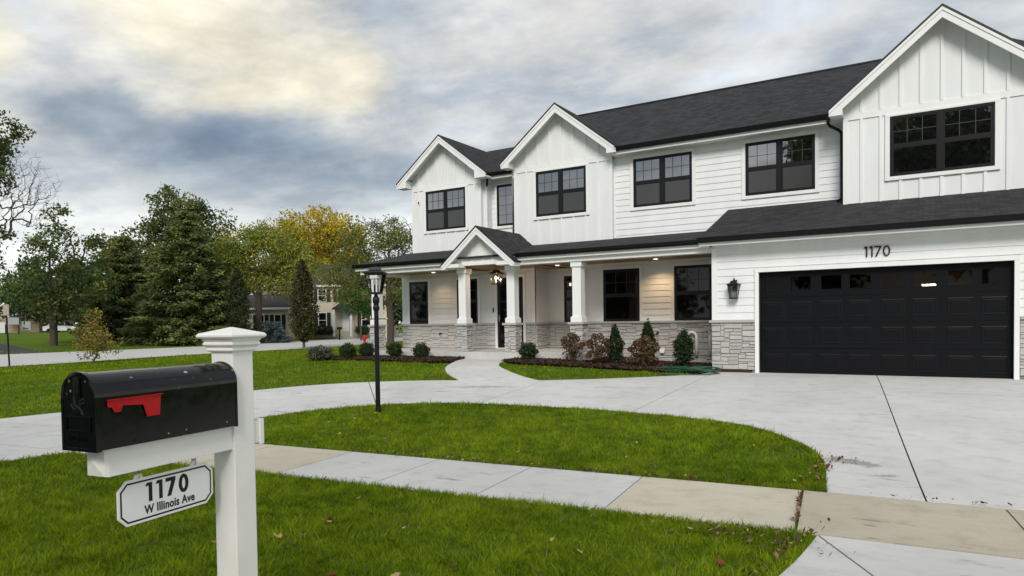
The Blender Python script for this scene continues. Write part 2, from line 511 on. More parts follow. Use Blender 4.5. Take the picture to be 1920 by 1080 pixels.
def copy_tree(o, parent=None):
    c = o.copy(); COL.objects.link(c); c.parent = parent
    for ch in o.children: copy_tree(ch, c)
    return c

def np_mesh(name, verts, faces_flat, nper, cols=None, smooth=False):
    """fast mesh from arrays; all faces have nper corners; cols per vertex"""
    me = bpy.data.meshes.new(name)
    nv = len(verts); nf = len(faces_flat) // nper
    me.vertices.add(nv); me.vertices.foreach_set('co', np.asarray(verts, np.float32).ravel())
    me.loops.add(nf * nper); me.loops.foreach_set('vertex_index', np.asarray(faces_flat, np.int32))
    me.polygons.add(nf)
    me.polygons.foreach_set('loop_start', np.arange(0, nf * nper, nper, dtype=np.int32))
    me.polygons.foreach_set('loop_total', np.full(nf, nper, np.int32))
    if cols is not None:
        a = me.color_attributes.new('Col', 'FLOAT_COLOR', 'POINT')
        c4 = np.ones((nv, 4), np.float32); c4[:, :3] = cols
        a.data.foreach_set('color', c4.ravel())
    me.update(calc_edges=True)
    if smooth: me.polygons.foreach_set('use_smooth', np.ones(nf, bool))
    return me

def in_poly(X, Y, poly):
    X = np.asarray(X); Y = np.asarray(Y); ins = np.zeros(X.shape, bool)
    n = len(poly); j = n - 1
    for i in range(n):
        xi, yi = poly[i]; xj, yj = poly[j]
        if yi != yj:
            c = ((yi > Y) != (yj > Y)) & (X < (xj - xi) * (Y - yi) / (yj - yi) + xi)
            ins ^= c
        j = i
    return ins

def smooth_poly(pts, it=2):
    """Chaikin on an open polyline"""
    for _ in range(it):
        out = [pts[0]]
        for a, b in zip(pts[:-1], pts[1:]):
            out += [(a[0] * .75 + b[0] * .25, a[1] * .75 + b[1] * .25), (a[0] * .25 + b[0] * .75, a[1] * .25 + b[1] * .75)]
        out.append(pts[-1]); pts = out
    return pts

def ground_sheet(poly, dz, step=.5, cuts=(), thick=0.):
    """a polygon draped over the ground; cuts = [(p, q, region)] joints removed as 9 mm gaps; returns list of meshes"""
    bm = bmesh.new()
    vs = [bm.verts.new((x, y, 0)) for x, y in poly]
    f = bm.faces.new(vs)
    bmesh.ops.triangulate(bm, faces=[f])
    xs = [p[0] for p in poly]; ys = [p[1] for p in poly]
    if step:
        for ax, lo, hi in ((0, min(xs), max(xs)), (1, min(ys), max(ys))):
            v = math.ceil(lo / step) * step + 0.013
            while v < hi:
                co = Vector((v, 0, 0)) if ax == 0 else Vector((0, v, 0)); no = Vector((1, 0, 0)) if ax == 0 else Vector((0, 1, 0))
                bmesh.ops.bisect_plane(bm, geom=bm.verts[:] + bm.edges[:] + bm.faces[:], plane_co=co, plane_no=no, dist=1e-5)
                v += step
    for a, b, reg in cuts:
        a = Vector((*a, 0)); b = Vector((*b, 0)); t = (b - a).normalized(); n = Vector((-t.y, t.x, 0)); w = .008
        def sel():
            fs = []
            for fc in bm.faces:
                c = fc.calc_center_median()
                s = (c - a).dot(t)
                if -.6 < s < (b - a).length + .6 and (reg is None or reg(c.x, c.y)): fs.append(fc)
            g = set(fs)
            for fc in fs: g.update(fc.edges); g.update(fc.verts)
            return list(g)
        for sgn in (-1, 1):
            bmesh.ops.bisect_plane(bm, geom=sel(), plane_co=a + n * w * sgn, plane_no=n, dist=1e-5)
        kill = [fc for fc in bm.faces if abs((fc.calc_center_median() - a).dot(n)) < w * .98 and -.0 < (fc.calc_center_median() - a).dot(t) < (b - a).length and (reg is None or reg(fc.calc_center_median().x, fc.calc_center_median().y))]
        bmesh.ops.delete(bm, geom=kill, context='FACES')
    for v in bm.verts: v.co.z = H(v.co.x, v.co.y) + dz
    # connected pieces
    bm.faces.ensure_lookup_table(); seen = set(); pieces = []
    for fc in bm.faces:
        if fc in seen: continue
        st = [fc]; comp = []
        seen.add(fc)
        while st:
            g = st.pop(); comp.append(g)
            for e in g.edges:
                for h in e.link_faces:
                    if h not in seen: seen.add(h); st.append(h)
        pieces.append(comp)
    out = []
    for comp in pieces:
        idx = {}; V = []; F = []
        for g in comp:
            q = []
            for v in g.verts:
                if v not in idx: idx[v] = len(V); V.append(tuple(v.co))
                q.append(idx[v])
            F.append(q)
        if thick:
            # give the slab its edge
            cnt = {}
            for g in F:
                for i in range(len(g)):
                    e = (g[i], g[(i + 1) % len(g)]); cnt[e] = 1
            low = {}
            for (i, j) in list(cnt):
                if (j, i) not in cnt:
                    for k in (i, j):
                        if k not in low: low[k] = len(V); V.append((V[k][0], V[k][1], V[k][2] - thick))
                    F.append([j, i, low[i], low[j]])
        me = bpy.data.meshes.new('sheet'); me.from_pydata(V, [], F)
        b2 = bmesh.new(); b2.from_mesh(me)
        bmesh.ops.recalc_face_normals(b2, faces=b2.faces[:])
        if sum(x.normal.z * x.calc_area() for x in b2.faces) < 0: bmesh.ops.reverse_faces(b2, faces=b2.faces[:])
        b2.to_mesh(me); b2.free(); out.append(me)
    bm.free()
    return out

rng = np.random.default_rng(11)
random.seed(11)

# ================================================================== the setting
def axis(lo, hi, fine_lo, fine_hi, step, grow=1.35):
    a = list(np.arange(fine_lo, fine_hi + 1e-6, step)); s = step
    x = a[0]
    left = []
    while x > lo: s *= grow; x -= s; left.append(x)
    s = step; x = a[-1]; right = []
    while x < hi: s *= grow; x += s; right.append(x)
    return np.array(left[::-1] + a + right)

def make_ground():
    xs = axis(-900, 900, -90, 14, .5); ys = axis(-400, 1200, -20, 60, .5)
    X, Y = np.meshgrid(xs, ys)
    Z = HH(X, Y) - .004
    V = np.stack([X.ravel(), Y.ravel(), Z.ravel()], 1)
    nx = len(xs); ny = len(ys)
    i, j = np.meshgrid(np.arange(nx - 1), np.arange(ny - 1))
    a = (j * nx + i).ravel()
    F = np.stack([a, a + 1, a + 1 + nx, a + nx], 1).ravel()
    link('ground', np_mesh('ground', V, F, 4, smooth=True), 'lawn', kind='structure')
make_ground()

def swu(x): return -10.243 + .099 * x if x < .12 else -10.231 + .065 * (x - .12)   # sidewalk, house side
def swl(x): return swu(x) - 1.34

ISLAND = [(0.31, -10.1), (0.24, -9.56), (.15, -8.96), (.01, -8.44), (-.27, -7.91), (-.78, -7.29), (-1.22, -6.93), (-1.98, -6.68), (-2.98, -6.52), (-3.98, -6.43), (-5.26, -6.52), (-6.18, -6.74), (-6.9, -7.05), (-7.6, -7.55), (-8.2, -8.2), (-8.55, -8.93), (-8.68, -9.6), (-8.78, swu(-8.78) + .02)]
ISLAND_C = smooth_poly(ISLAND[:1] + ISLAND[1:], 2)
WALK_L = smooth_poly([(-7.89, -4.53), (-8.82, -3.72), (-9.72, -2.64), (-10.25, -1.6), (-10.72, -.6), (-10.9, -.02)], 2)
WALK_R = smooth_poly([(-6.32, -3.71), (-7.04, -3.32), (-7.94, -2.56), (-8.63, -1.8), (-9.0, -.95), (-9.12, -.02)], 2)
FAR_L = smooth_poly([(-13.0, swu(-13.0) + .02), (-12.95, -10.3), (-12.5, -8.4), (-11.75, -7.0), (-11.2, -6.25), (-10.5, -5.62), (-9.55, -5.11), (-8.62, -4.74), (-7.89, -4.53)], 1)
LAWN_R = [(-6.32, -3.71), (-5.52, -2.97), (-4.64, -1.99), (-3.58, -.95), (-3.58, -.05)]
DRIVE = FAR_L + [(-7.3, -4.05)] + LAWN_R + [(-2.5, -.03), (-2.44, .12), (2.44, .12), (2.5, -.03), (4.9, -.03), (4.9, swu(4.9) + .02), (.33, swu(.33) + .02)] + ISLAND_C[1:]
WALK = [(-7.89, -4.53)] + WALK_L[1:] + WALK_R[::-1][:-1] + [(-6.32, -3.71), (-7.3, -4.05)]
SIDEWALK = [(-26, swu(-26)), (.12, swu(.12)), (8, swu(8) + .02), (8, swl(8) - .02), (.12, swl(.12)), (-26, swl(-26))]
APRON_R = [(.44, swl(.44) - .03), (.41, -12.1), (.36, -12.55), (.12, -13.9), (-.2, -15.3), (-.6, -17.4), (6.5, -17.4), (5.4, -14), (5.1, swl(5.1) - .03)]
APRON_L = [(-13.05, swl(-13.05) - .03), (-13.3, -15), (-14, -17.6), (-7.7, -17.2), (-8.15, -15), (-8.42, -13.2), (-8.36, -12.6), (-8.3, swl(-8.3) - .03)]
BED_L = smooth_poly([(-10.93, -.04), (-10.75, -.6), (-10.3, -1.55)], 1) + smooth_poly([(-10.6, -1.7), (-11.03, -1.73), (-12.27, -1.63), (-13.4, -1.52), (-14.5, -1.54), (-15.3, -1.68), (-15.95, -1.55), (-15.9, -.8), (-15.3, -.2), (-15.0, -.04)], 2)
BED_R = [(-9.1, -.04)] + smooth_poly([(-9.02, -.95), (-8.5, -1.42), (-7.68, -1.57), (-6.42, -1.12), (-5.46, -.78), (-4.64, -.62), (-3.58, -.8)], 2) + [(-3.58, 2.3), (-7.05, 2.3), (-7.05, -.04)]
ROAD_N = smooth_poly([(-33.0, -60), (-33.0, -20), (-33.0, -2.7), (-33.6, 1), (-35.2, 6), (-35.5, 12), (-35.7, 15.3), (-36.4, 20), (-39.9, 30.4), (-46, 48), (-60, 80)], 1)
ROAD_F = smooth_poly([(-50, -60), (-50, -20), (-50, 0), (-49.0, 9), (-48.6, 17.6), (-49.3, 22.4), (-51.5, 29.3), (-55.5, 42.3), (-62, 58), (-74, 85)], 1)
ROAD = ROAD_N + ROAD_F[::-1]

def structure(name, metas, mat, part=None):
    """first mesh is the piece of setting itself; with part set, an Empty carries every slab as a part"""
    if part is None:
        return link(name, metas[0], mat, kind='structure')
    e = bpy.data.objects.new(name, None); COL.objects.link(e); e['kind'] = 'structure'; e.empty_display_size = .3
    for m in metas: link(part, m, mat, e)
    return e

inR = lambda x, y: x > -3.6
drive_cuts = [((-.03, .4), (1.12, -10.3), None), ((-.9, -7.27), (5.2, -7.2), lambda x, y: x > -1.4),
              ((-3.0, -7.0), (-3.33, -.7), lambda x, y: -4.5 < x < -2), ((-10.4, -4.75), (-7.1, -8.0), lambda x, y: -10.6 < x < -6.9 and y > -8),
              ((-5.88, -7.2), (-6.22, -3.2), lambda x, y: -7.2 < x < -4.9), ((-13.5, -8.05), (-8.2, -8.8), lambda x, y: x < -7.9 and y < -7)]
dw = structure('driveway', ground_sheet(DRIVE, .010, .5, drive_cuts, thick=.009), 'concrete', 'slab')
link('joint_bed', ground_sheet(DRIVE, .001, .5)[0], 'soil', dw)
structure('front_walk', ground_sheet(WALK, .010, .4, [((-11.2, -2.35), (-7.2, -2.1), None)], thick=.03), 'concrete', 'slab')
structure('driveway_apron', ground_sheet(APRON_R, .007, .5, [((.44, -11.58), (2.6, -15.3), None)], thick=.03), 'concrete_new', 'slab')
structure('driveway_apron', ground_sheet(APRON_L, .007, .5, thick=.03), 'concrete_new', 'slab')
sw = bpy.data.objects.new('sidewalk', None); COL.objects.link(sw); sw['kind'] = 'structure'
jx = [-26, -24.4, -22.9, -21.3, -19.8, -18.3, -16.7, -15.2, -13.6, -12.1, -10.5, -9.05, -7.6, -6.28, -5.02, -3.77, -2.6, -1.37, .12, 1.66, 3.2, 4.7, 6.2, 7.7]
jm = {-6.28: 'concrete_old', -5.02: 'concrete_new', -3.77: 'concrete_new', -2.6: 'concrete_new', -1.37: 'concrete_old', .12: 'concrete_older', 1.66: 'concrete_older', 3.2: 'concrete_older', -7.6: 'concrete_old'}
for a, b in zip(jx[:-1], jx[1:]):
    g = .007 if a not in (.12,) else .016
    s = .16
    pl = [(a + g, swu(a)), (b - .007, swu(b)), (b - .007 + s, swl(b)), (a + g + s, swl(a))]
    for m in ground_sheet(pl, .011, .45, thick=.03): link('slab', m, jm.get(a, 'concrete_new'), sw)
structure('road', ground_sheet(ROAD, .03, 4.0), 'road')
structure('road', ground_sheet([(-70, -17.6), (12, -17.6), (12, -26), (-32.8, -26), (-32.8, -25.9), (-70, -25.9)][:4], .012, 4.0), 'asphalt')
structure('asphalt_drive', ground_sheet([(-50.2, 3.2), (-50.0, 8.0), (-52.5, 7.6), (-64, 10), (-66, 7.0), (-53, 3.5)], .04, 2.0), 'asphalt')
structure('neighbour_drive', ground_sheet([(-49.6, 19.6), (-50.8, 24.6), (-60, 30.2), (-62, 27.0)], .04, 2.0), 'fargrey')
structure('mulch_bed', ground_sheet(BED_L, .035, .4), 'mulch')
structure('mulch_bed', ground_sheet(BED_R, .035, .4), 'mulch')

# chips and crumbs of mulch
def mulch_chips(poly, n, seed, name):
    r = np.random.default_rng(seed)
    xs = [q[0] for q in poly]; ys = [q[1] for q in poly]
    X = r.uniform(min(xs), max(xs), n * 3); Y = r.uniform(min(ys), max(ys), n * 3)
    k = in_poly(X, Y, poly); X = X[k][:n]; Y = Y[k][:n]; m = len(X)
    C = np.stack([X, Y, HH(X, Y) + .04 + r.uniform(0, .03, m)], 1)
    a = r.normal(size=(m, 3)); a[:, 2] *= .4; a /= np.linalg.norm(a, axis=1)[:, None]
    b = np.cross(a, r.normal(size=(m, 3)) + np.array([0, 0, 1.5])); b /= np.linalg.norm(b, axis=1)[:, None]
    la = r.uniform(.02, .06, m)[:, None]; lb = r.uniform(.008, .018, m)[:, None]
    V = np.stack([C - a * la - b * lb, C + a * la - b * lb, C + a * la + b * lb, C - a * la + b * lb], 1).reshape(-1, 3)
    t = r.uniform(.5, 1.5, m)[:, None]
    cols = np.repeat(np.array([[.050, .031, .023]]) * t + np.array([[.02, .014, .011]]) * r.uniform(0, 1, (m, 1)), 4, 0)
    link(name, np_mesh(name, V, np.arange(4 * m), 4, cols), 'mulchchip', label='dark brown shredded bark mulch covering the bed ' + ('left of the front walk' if seed == 1 else 'right of the front walk'), cat='mulch', kind='stuff')
mulch_chips(BED_L, 9000, 1, 'bark_mulch'); mulch_chips(BED_R, 14000, 2, 'bark_mulch')

# ------------------------------------------------------------------ grass blades (uncountable: stuff)
HOUSE_FP = [(-15.6, -.05), (5, -.05), (5, 12), (-15.6, 12)]
SOLID = [DRIVE, WALK, APRON_R, APRON_L, BED_L, BED_R, HOUSE_FP, ROAD, SIDEWALK, [(.30, swu(.3) + .06), (8, swu(8) + .06), (8, swl(8) - .08), (.40, swl(.4) - .08)], [(-13, swu(-13) + .06), (-8.8, swu(-8.8) + .06), (-8.35, swl(-8.35) - .08), (-13, swl(-13) - .08)]]
def lawn_free(X, Y):
    k = np.ones(X.shape, bool)
    for pl in SOLID: k &= ~in_poly(X, Y, pl)
    return k
def grass_zone(r0, r1, dens, w, h, seg, seed, label):
    r = np.random.default_rng(seed)
    half = math.radians(48); area = half * (r1 * r1 - r0 * r0); n = int(area * dens)
    rad = np.sqrt(r.uniform(r0 * r0, r1 * r1, n)); ang = math.radians(-31.6) + r.uniform(-half, half, n)
    X = CAM.x + np.sin(ang) * rad; Y = CAM.y + np.cos(ang) * rad
    k = lawn_free(X, Y); X = X[k]; Y = Y[k]; n = len(X)
    # patchiness: denser and taller tufts
    pn = np.sin(X * 2.1 + np.sin(Y * 1.7) * 1.3) * np.sin(Y * 2.4 + np.sin(X * 1.3) * 1.7)
    pn2 = np.sin(X * 9.1 + Y * 3.3) * np.sin(Y * 8.3 - X * 2.1)
    def vnoise(cell, sd):
        g = np.random.default_rng(sd).uniform(-1, 1, (512, 512)); x = X / cell; y = Y / cell
        i = np.floor(x).astype(int); j = np.floor(y).astype(int); fx = x - i; fy = y - j; fx = fx * fx * (3 - 2 * fx); fy = fy * fy * (3 - 2 * fy)
        q = lambda a, b: g[a % 512, b % 512]
        return (q(i, j) * (1 - fx) + q(i + 1, j) * fx) * (1 - fy) + (q(i, j + 1) * (1 - fx) + q(i + 1, j + 1) * fx) * fy
    tuft = vnoise(.11, 1); mid_ = vnoise(.45, 2); big_ = vnoise(1.9, 3); thin = vnoise(.28, 4)
    keep = r.uniform(0, 1, n) > np.clip(.10 + .45 * (thin > .45) + .25 * (tuft < -.5), 0, .8)
    hh = h * (1 + .14 * pn + .28 * tuft + .15 * mid_) * r.lognormal(0, .32, n)
    B = np.stack([X, Y, HH(X, Y) - .004], 1)
    a = r.uniform(0, 2 * np.pi, n)
    side = np.stack([np.cos(a), np.sin(a), np.zeros(n)], 1)
    la = vnoise(.22, 5) * 5 + r.normal(0, 1.1, n); lean = r.uniform(.1, 1.1, n)
    ld = np.stack([np.cos(la), np.sin(la), np.zeros(n)], 1) * lean[:, None]
    up = np.array([0, 0, 1.])
    ww = (w * r.uniform(.6, 1.3, n))[:, None]
    base1 = B - side * ww; base2 = B + side * ww
    tip = B + (up * .85 + ld) * hh[:, None]
    tone = np.clip(.46 + .16 * big_ + .22 * mid_ + .36 * tuft + r.normal(0, .24, n), 0, 1)[:, None]
    c = np.array([[.062, .126, .005]]) * (1 - tone) + np.array([[.262, .352, .016]]) * tone
    dry = r.uniform(0, 1, n) < .03 + .07 * np.clip(vnoise(.8, 6) - .2, 0, 1)
    c[dry] = np.array([.23, .20, .085]) * r.uniform(.6, 1.2, (dry.sum(), 1))
    X, Y, B, side, ld, ww, hh, base1, base2, tip, c = [q[keep] for q in (X, Y, B, side, ld, ww, hh, base1, base2, tip, c)]; n = len(X)
    if seg == 2:
        mid = B + (up * .62 + ld * .35) * hh[:, None] * .62
        V = np.stack([base1, base2, mid + side * ww * .75, mid - side * ww * .75, tip], 1).reshape(-1, 3)
        i = np.arange(n)[:, None] * 5
        F = np.concatenate([i + 0, i + 1, i + 2, i + 0, i + 2, i + 3, i + 3, i + 2, i + 4], 1).ravel()
        cols = np.repeat(c, 5, 0)
    else:
        V = np.stack([base1, base2, tip], 1).reshape(-1, 3); F = np.arange(3 * n); cols = np.repeat(c, 3, 0)
    link('grass', np_mesh('grass', V, F, 3, cols), 'blade', label=label, cat='grass', kind='stuff')
grass_zone(3.2, 8, 9000, .0034, .042, 2, 21, 'mown green grass blades of the strip lawn around the mailbox')
grass_zone(8, 15, 3000, .0052, .043, 2, 22, 'mown green grass blades on the island lawn before the driveway')
grass_zone(15, 29, 640, .0100, .043, 1, 23, 'mown green grass of the lawn beside the porch')
grass_zone(29, 62, 75, .026, .075, 1, 24, 'mown green grass of the side yard and the lawns across the road')

# ================================================================== the house
house = empty('house', (0, 0, 0), 'large white two-storey farmhouse style house with black windows, dark roof and stone base', 'house')

def unit_board():
    m = MB(); p = [(0, 0, 0), (0, -.022, 0), (0, -.006, .19), (0, 0, .19)]
    m.prism(p, (1, 0, 0)); return m.mesh('siding_board')
BOARD = unit_board(); BOARD.materials.append(MATS['siding'])
UNIT = MB().box(-.5, .5, -1, 0, 0, 1).mesh('batten'); UNIT.materials.append(MATS['trim'])

def siding(wall, A0, A1, Z0, Z1, B, openings=(), side=False, e=.175):
    """clapboards on a wall facing -Y at Y=B (or, side=True, facing +X at X=B with A along Y)"""
    z = Z0
    while z < Z1 - .02:
        hc = min(e, Z1 - z)
        segs = [(A0, A1)]
        for xa, xb, za, zb in openings:
            if min(z + hc, zb) - max(z, za) > .03:
                ns = []
                for s in segs:
                    if xb <= s[0] or xa >= s[1]: ns.append(s); continue
                    if xa > s[0] + .02: ns.append((s[0], xa))
                    if xb < s[1] - .02: ns.append((xb, s[1]))
                segs = ns
        for a, b in segs:
            # long runs are made of more than one board, butted with staggered joints
            cuts = [a]
            if b - a > 3.7:
                c = a + random.uniform(1.6, 3.2)
                while c < b - .6: cuts.append(c); c += random.uniform(2.6, 3.6)
            cuts.append(b)
            for u, v in zip(cuts[:-1], cuts[1:]):
                o = link('siding_board', BOARD, None, wall)
                o.scale = (v - u - .0015, 1, hc / e)
                if side: o.location = (B, u, z); o.rotation_euler = (0, 0, math.pi / 2)
                else: o.location = (u, B, z)
        z += e

def batten(wall, x, Y, z0, z1, w=.062, d=.030):
    if z1 - z0 < .03: return
    o = link('batten', UNIT, None, wall); o.location = (x, Y, z0); o.scale = (w, d, z1 - z0)

def roof_slab(pts, parent=house, thick=.05, mat='shingle', name='roof'):
    m = MB().prism(pts, (0, 0, -thick)); me = m.mesh(name)
    P = [Vector(p) for p in pts]
    n = (P[1] - P[0]).cross(P[2] - P[0]).normalized()
    if n.z < 0: n = -n
    hd = Vector((0, 0, 1)).cross(n).normalized(); sd = n.cross(hd).normalized()
    uv = me.uv_layers.new(name='UVMap')
    for lp in me.loops:
        c = me.vertices[lp.vertex_index].co; uv.data[lp.index].uv = (c.dot(hd), c.dot(sd))
    return link(name, me, mat, parent)

# ---- stones
def stone_mesh(seed):
    r = random.Random(seed); m = MB()
    def ring(ins, y, j):
        return [(-.5 + ins * .35 + r.uniform(-j, j), y, -.5 + ins + r.uniform(-j, j)), (.5 - ins * .35 + r.uniform(-j, j), y, -.5 + ins + r.uniform(-j, j)), (.5 - ins * .35 + r.uniform(-j, j), y, .5 - ins + r.uniform(-j, j)), (-.5 + ins * .35 + r.uniform(-j, j), y, .5 - ins + r.uniform(-j, j))]
    a = ring(0, 0, .015); b = ring(.02, -.55, .03); c = ring(.13, -1.0, .06)
    c = [(x, y + r.uniform(-.2, .2), z) for x, y, z in c]
    m.v = a + b + c
    for k in (0, 4):
        for i in range(4):
            j = (i + 1) % 4; m.f.append((k + i, k + j, k + 4 + j, k + 4 + i))
    m.f += [(8, 9, 10), (8, 10, 11)]
    me = m.mesh('stone'); me.materials.append(MATS['stone']); return me
STONES = [stone_mesh(100 + i) for i in range(14)]
STUFF = MB()
def stones(parent, A0, A1, Z0, Z1, B, seed, side=False, stuff=False, wmin=3, wmax=10, uz=.038, ua=.043):
    """irregular ledge stone: rectangles of 1-4 thin units packed from the bottom up"""
    r = random.Random(seed)
    nz = max(3, round((Z1 - Z0) / uz)); na = max(3, round((A1 - A0) / ua)); uz = (Z1 - Z0) / nz; ua = (A1 - A0) / na
    occ = [[False] * na for _ in range(nz)]
    for j in range(nz):
        i = 0
        while i < na:
            if occ[j][i]: i += 1; continue
            run = 0
            while i + run < na and not occ[j][i + run]: run += 1
            h = r.choice((1, 2, 2, 2, 3, 3, 4)); w = r.randint(wmin, wmax) if h < 3 else r.randint(wmin + 1, wmax)
            h = min(h, nz - j); w = min(w, run)
            if run - w < 2: w = run if run <= wmax + 2 else run - 2
            ok = 1
            for hh in range(1, h):
                if any(occ[j + hh][i + q] for q in range(w)): break
                ok += 1
            h = ok
            for hh in range(h):
                for q in range(w): occ[j + hh][i + q] = True
            sw_, sh_ = w * ua, h * uz; cx, cz = A0 + (i + w / 2) * ua, Z0 + (j + h / 2) * uz; dep = r.uniform(.018, .045)
            rot = r.uniform(-.02, .02)
            if stuff:
                me = r.choice(STONES); k = len(STUFF.v)
                for vv in me.vertices:
                    x = vv.co.x * (sw_ - .007); y = vv.co.y * dep; zv = vv.co.z * (sh_ - .007) + x * rot
                    STUFF.v.append((B - y, cx + x, cz + zv) if side else (cx + x, B + y, cz + zv))
                for pg in me.polygons: STUFF.f.append(tuple(k + q for q in pg.vertices))
            else:
                o = link('stone', r.choice(STONES), None, parent); o.scale = (sw_ - .007, dep, sh_ - .007)
                if side: o.location = (B, cx, cz); o.rotation_euler = (0, 0, math.pi / 2)
                else: o.location = (cx, B, cz); o.rotation_euler = (0, rot, 0)
            i += w

# ---- windows
def window(X0, X1, Z0, Z1, Y, twin=False, split=True, grille=(3, 2), lowmat='glass_screen', topmat='glass', casing=.1, sill=True, casing_top=None, full_grille=False):
    f = MB(); fw = .05; yo, yi = Y - .032, Y - .0
    def ring(m, a, b, c, d, w, y0, y1):
        m.box(a, b, y0, y1, c, c + w); m.box(a, b, y0, y1, d - w, d); m.box(a, a + w, y0, y1, c + w, d - w); m.box(b - w, b, y0, y1, c + w, d - w)
    ring(f, X0, X1, Z0, Z1, fw, yo, yi)
    bays = [(X0 + fw, X1 - fw)]
    if twin:
        xm = (X0 + X1) / 2; f.box(xm - .055, xm + .055, yo - .003, yi, Z0 + fw, Z1 - fw); bays = [(X0 + fw, xm - .055), (xm + .055, X1 - fw)]
    win = f.build('window', 'frame', house, bevel=.004, seg=1)
    zm = (Z0 + Z1) / 2
    for a, b in bays:
        if split:
            MB().box(a, b, Y - .028, Y - .001, zm - .028, zm + .028).build('meeting_rail', 'frame', win)
            spans = [(zm + .028, Z1 - fw, topmat, True), (Z0 + fw, zm - .028, lowmat, full_grille)]
        else:
            spans = [(Z0 + fw, Z1 - fw, topmat, True)]
        for c, d, mt, gr in spans:
            s = MB(); ring(s, a, b, c, d, .028, Y - .024, Y - .002); s.build('sash', 'frame', win)
            t1, t2 = random.uniform(-.004, .004), random.uniform(-.003, .003)
            g = MB(); g.poly([(a + .02, Y - .012 + t1, c + .02), (b - .02, Y - .012 - t1, c + .02), (b - .02, Y - .012 - t1 + t2, d - .02), (a + .02, Y - .012 + t1 + t2, d - .02)])
            me = g.mesh('pane')
            if me.polygons[0].normal.y > 0: me.flip_normals()
            link('pane', me, mt, win)
            if gr and grille:
                nx, nz = grille; gm = MB()
                for i in range(1, nx): x = a + (b - a) * i / nx; gm.box(x - .006, x + .006, Y - .021, Y - .016, c + .02, d - .02)
                for i in range(1, nz): z = c + (d - c) * i / nz; gm.box(a + .02, b - .02, Y - .0215, Y - .0165, z - .006, z + .006)
                gm.build('muntins', 'muntin', win)
    c = MB(); w = casing; ct = casing_top or w
    c.box(X0 - w, X0, Y - .040, Y, Z0, Z1); c.box(X1, X1 + w, Y - .040, Y, Z0, Z1)
    c.box(X0 - w, X1 + w, Y - .042, Y, Z1, Z1 + ct)
    if sill: c.box(X0 - w, X1 + w, Y - .05, Y, Z0 - .09, Z0)
    c.build('casing', 'trim', win, bevel=.004, seg=1)
    return win

def corner_trim(x, Y, z0, z1, w=.11):
    MB().box(x - w / 2, x + w / 2, Y - .03, Y + .05, z0, z1).build('corner_trim', 'trim', house, bevel=.004, seg=1)

# ---------------------------------------------------------------- lower walls
GW = MB(); GW.box(-3.54, -2.44, 0, .16, -.05, 3.1).box(2.44, 4.5, 0, .16, -.05, 3.1).box(-2.44, 2.44, 0, .16, 2.37, 3.1)
GW.box(-3.54, -3.4, .16, 2.4, -.05, 3.1)
gw = GW.build('wall', 'panel', house)
siding(gw, -3.42, 4.4, 1.265, 2.97, 0, [(-2.53, 2.53, -1, 2.465)])
MB().box(-3.54, -2.53, -.012, 0, .0, 1.2).build('stone_backing', 'mortar', house)
MB().box(2.53, 4.5, -.012, 0, 0, 1.2).build('stone_backing', 'mortar', house)
stones(gw, -3.55, -2.535, .075, 1.2, -.012, 5)
stones(gw, 2.535, 4.4, .075, 1.2, -.012, 6, stuff=True)
MB().box(-3.60, -2.532, -.085, .0, 1.2, 1.262).build('stone_cap', 'capstone', house, bevel=.008)
MB().box(2.532, 4.5, -.085, .0, 1.2, 1.262).build('stone_cap', 'capstone', house, bevel=.008)
MB().box(-3.55, -2.6, -.03, .0, -.03, .073).build('foundation', 'soil', house)
corner_trim(-3.48, 0, 1.262, 3.0, .13)
MB().box(-3.45, 4.5, -.026, 0, 2.97, 3.09).build('frieze_board', 'trim', house)
gc = MB(); gc.box(-2.53, -2.44, -.07, .10, -.0, 2.37).box(2.44, 2.53, -.07, .10, -.0, 2.37).box(-2.53, 2.53, -.072, .10, 2.37, 2.465)
gc.build('garage_door_casing', 'trim', house, bevel=.004, seg=1)

RW = MB().box(-8.12, -3.42, 2.34, 2.5, -.12, 3.05); rw = RW.build('wall', 'panel', house)
siding(rw, -8.06, -3.5, 1.265, 2.92, 2.34, [(-7.45, -6.30, 1.2, 2.81), (-5.26, -4.19, 1.2, 2.81)])
MB().box(-8.12, -3.42, 2.328, 2.34, -.1, 1.2).build('stone_backing', 'mortar', house)
stones(rw, -8.13, -3.56, .07, 1.2, 2.328, 8, wmin=4, wmax=11, uz=.047, ua=.052)
MB().box(-8.17, -3.56, 2.25, 2.34, 1.2, 1.262).build('stone_cap', 'capstone', house, bevel=.008)
corner_trim(-8.065, 2.34, 1.262, 3.0, .12)
MB().box(-8.0, -3.45, 2.312, 2.34, 2.92, 3.0).build('frieze_board', 'trim', house)
window(-7.45, -6.30, 1.262, 2.81, 2.34, grille=(3, 2), lowmat='glass_low', topmat='glass_low', sill=False)
window(-5.26, -4.19, 1.262, 2.81, 2.34, grille=(3, 2), lowmat='glass_low', topmat='glass_low', sill=False)

LW = MB().box(-15.3, -9.82, 2.34, 2.5, .1, 3.05).box(-15.3, -15.14, 2.5, 9, .1, 3.6); lw = LW.build('wall', 'panel', house)
siding(lw, -15.25, -9.86, 1.265, 2.92, 2.34, [(-14.96, -14.12, 1.2, 2.75), (-12.87, -12.02, 1.2, 2.75), (-11.33, -10.16, 0, 2.8)])
MB().box(-15.3, -11.33, 2.328, 2.34, .1, 1.2).build('stone_backing', 'mortar', house)
MB().box(-10.16, -9.82, 2.328, 2.34, .1, 1.2).build('stone_backing', 'mortar', house)
stones(lw, -15.31, -11.335, .42, 1.2, 2.328, 9, stuff=True, wmin=4, wmax=12, uz=.05, ua=.055)
stones(lw, -10.155, -9.81, .42, 1.2, 2.328, 10, stuff=True, wmax=6)
MB().box(-15.36, -11.335, 2.25, 2.34, 1.2, 1.262).build('stone_cap', 'capstone', house, bevel=.008)
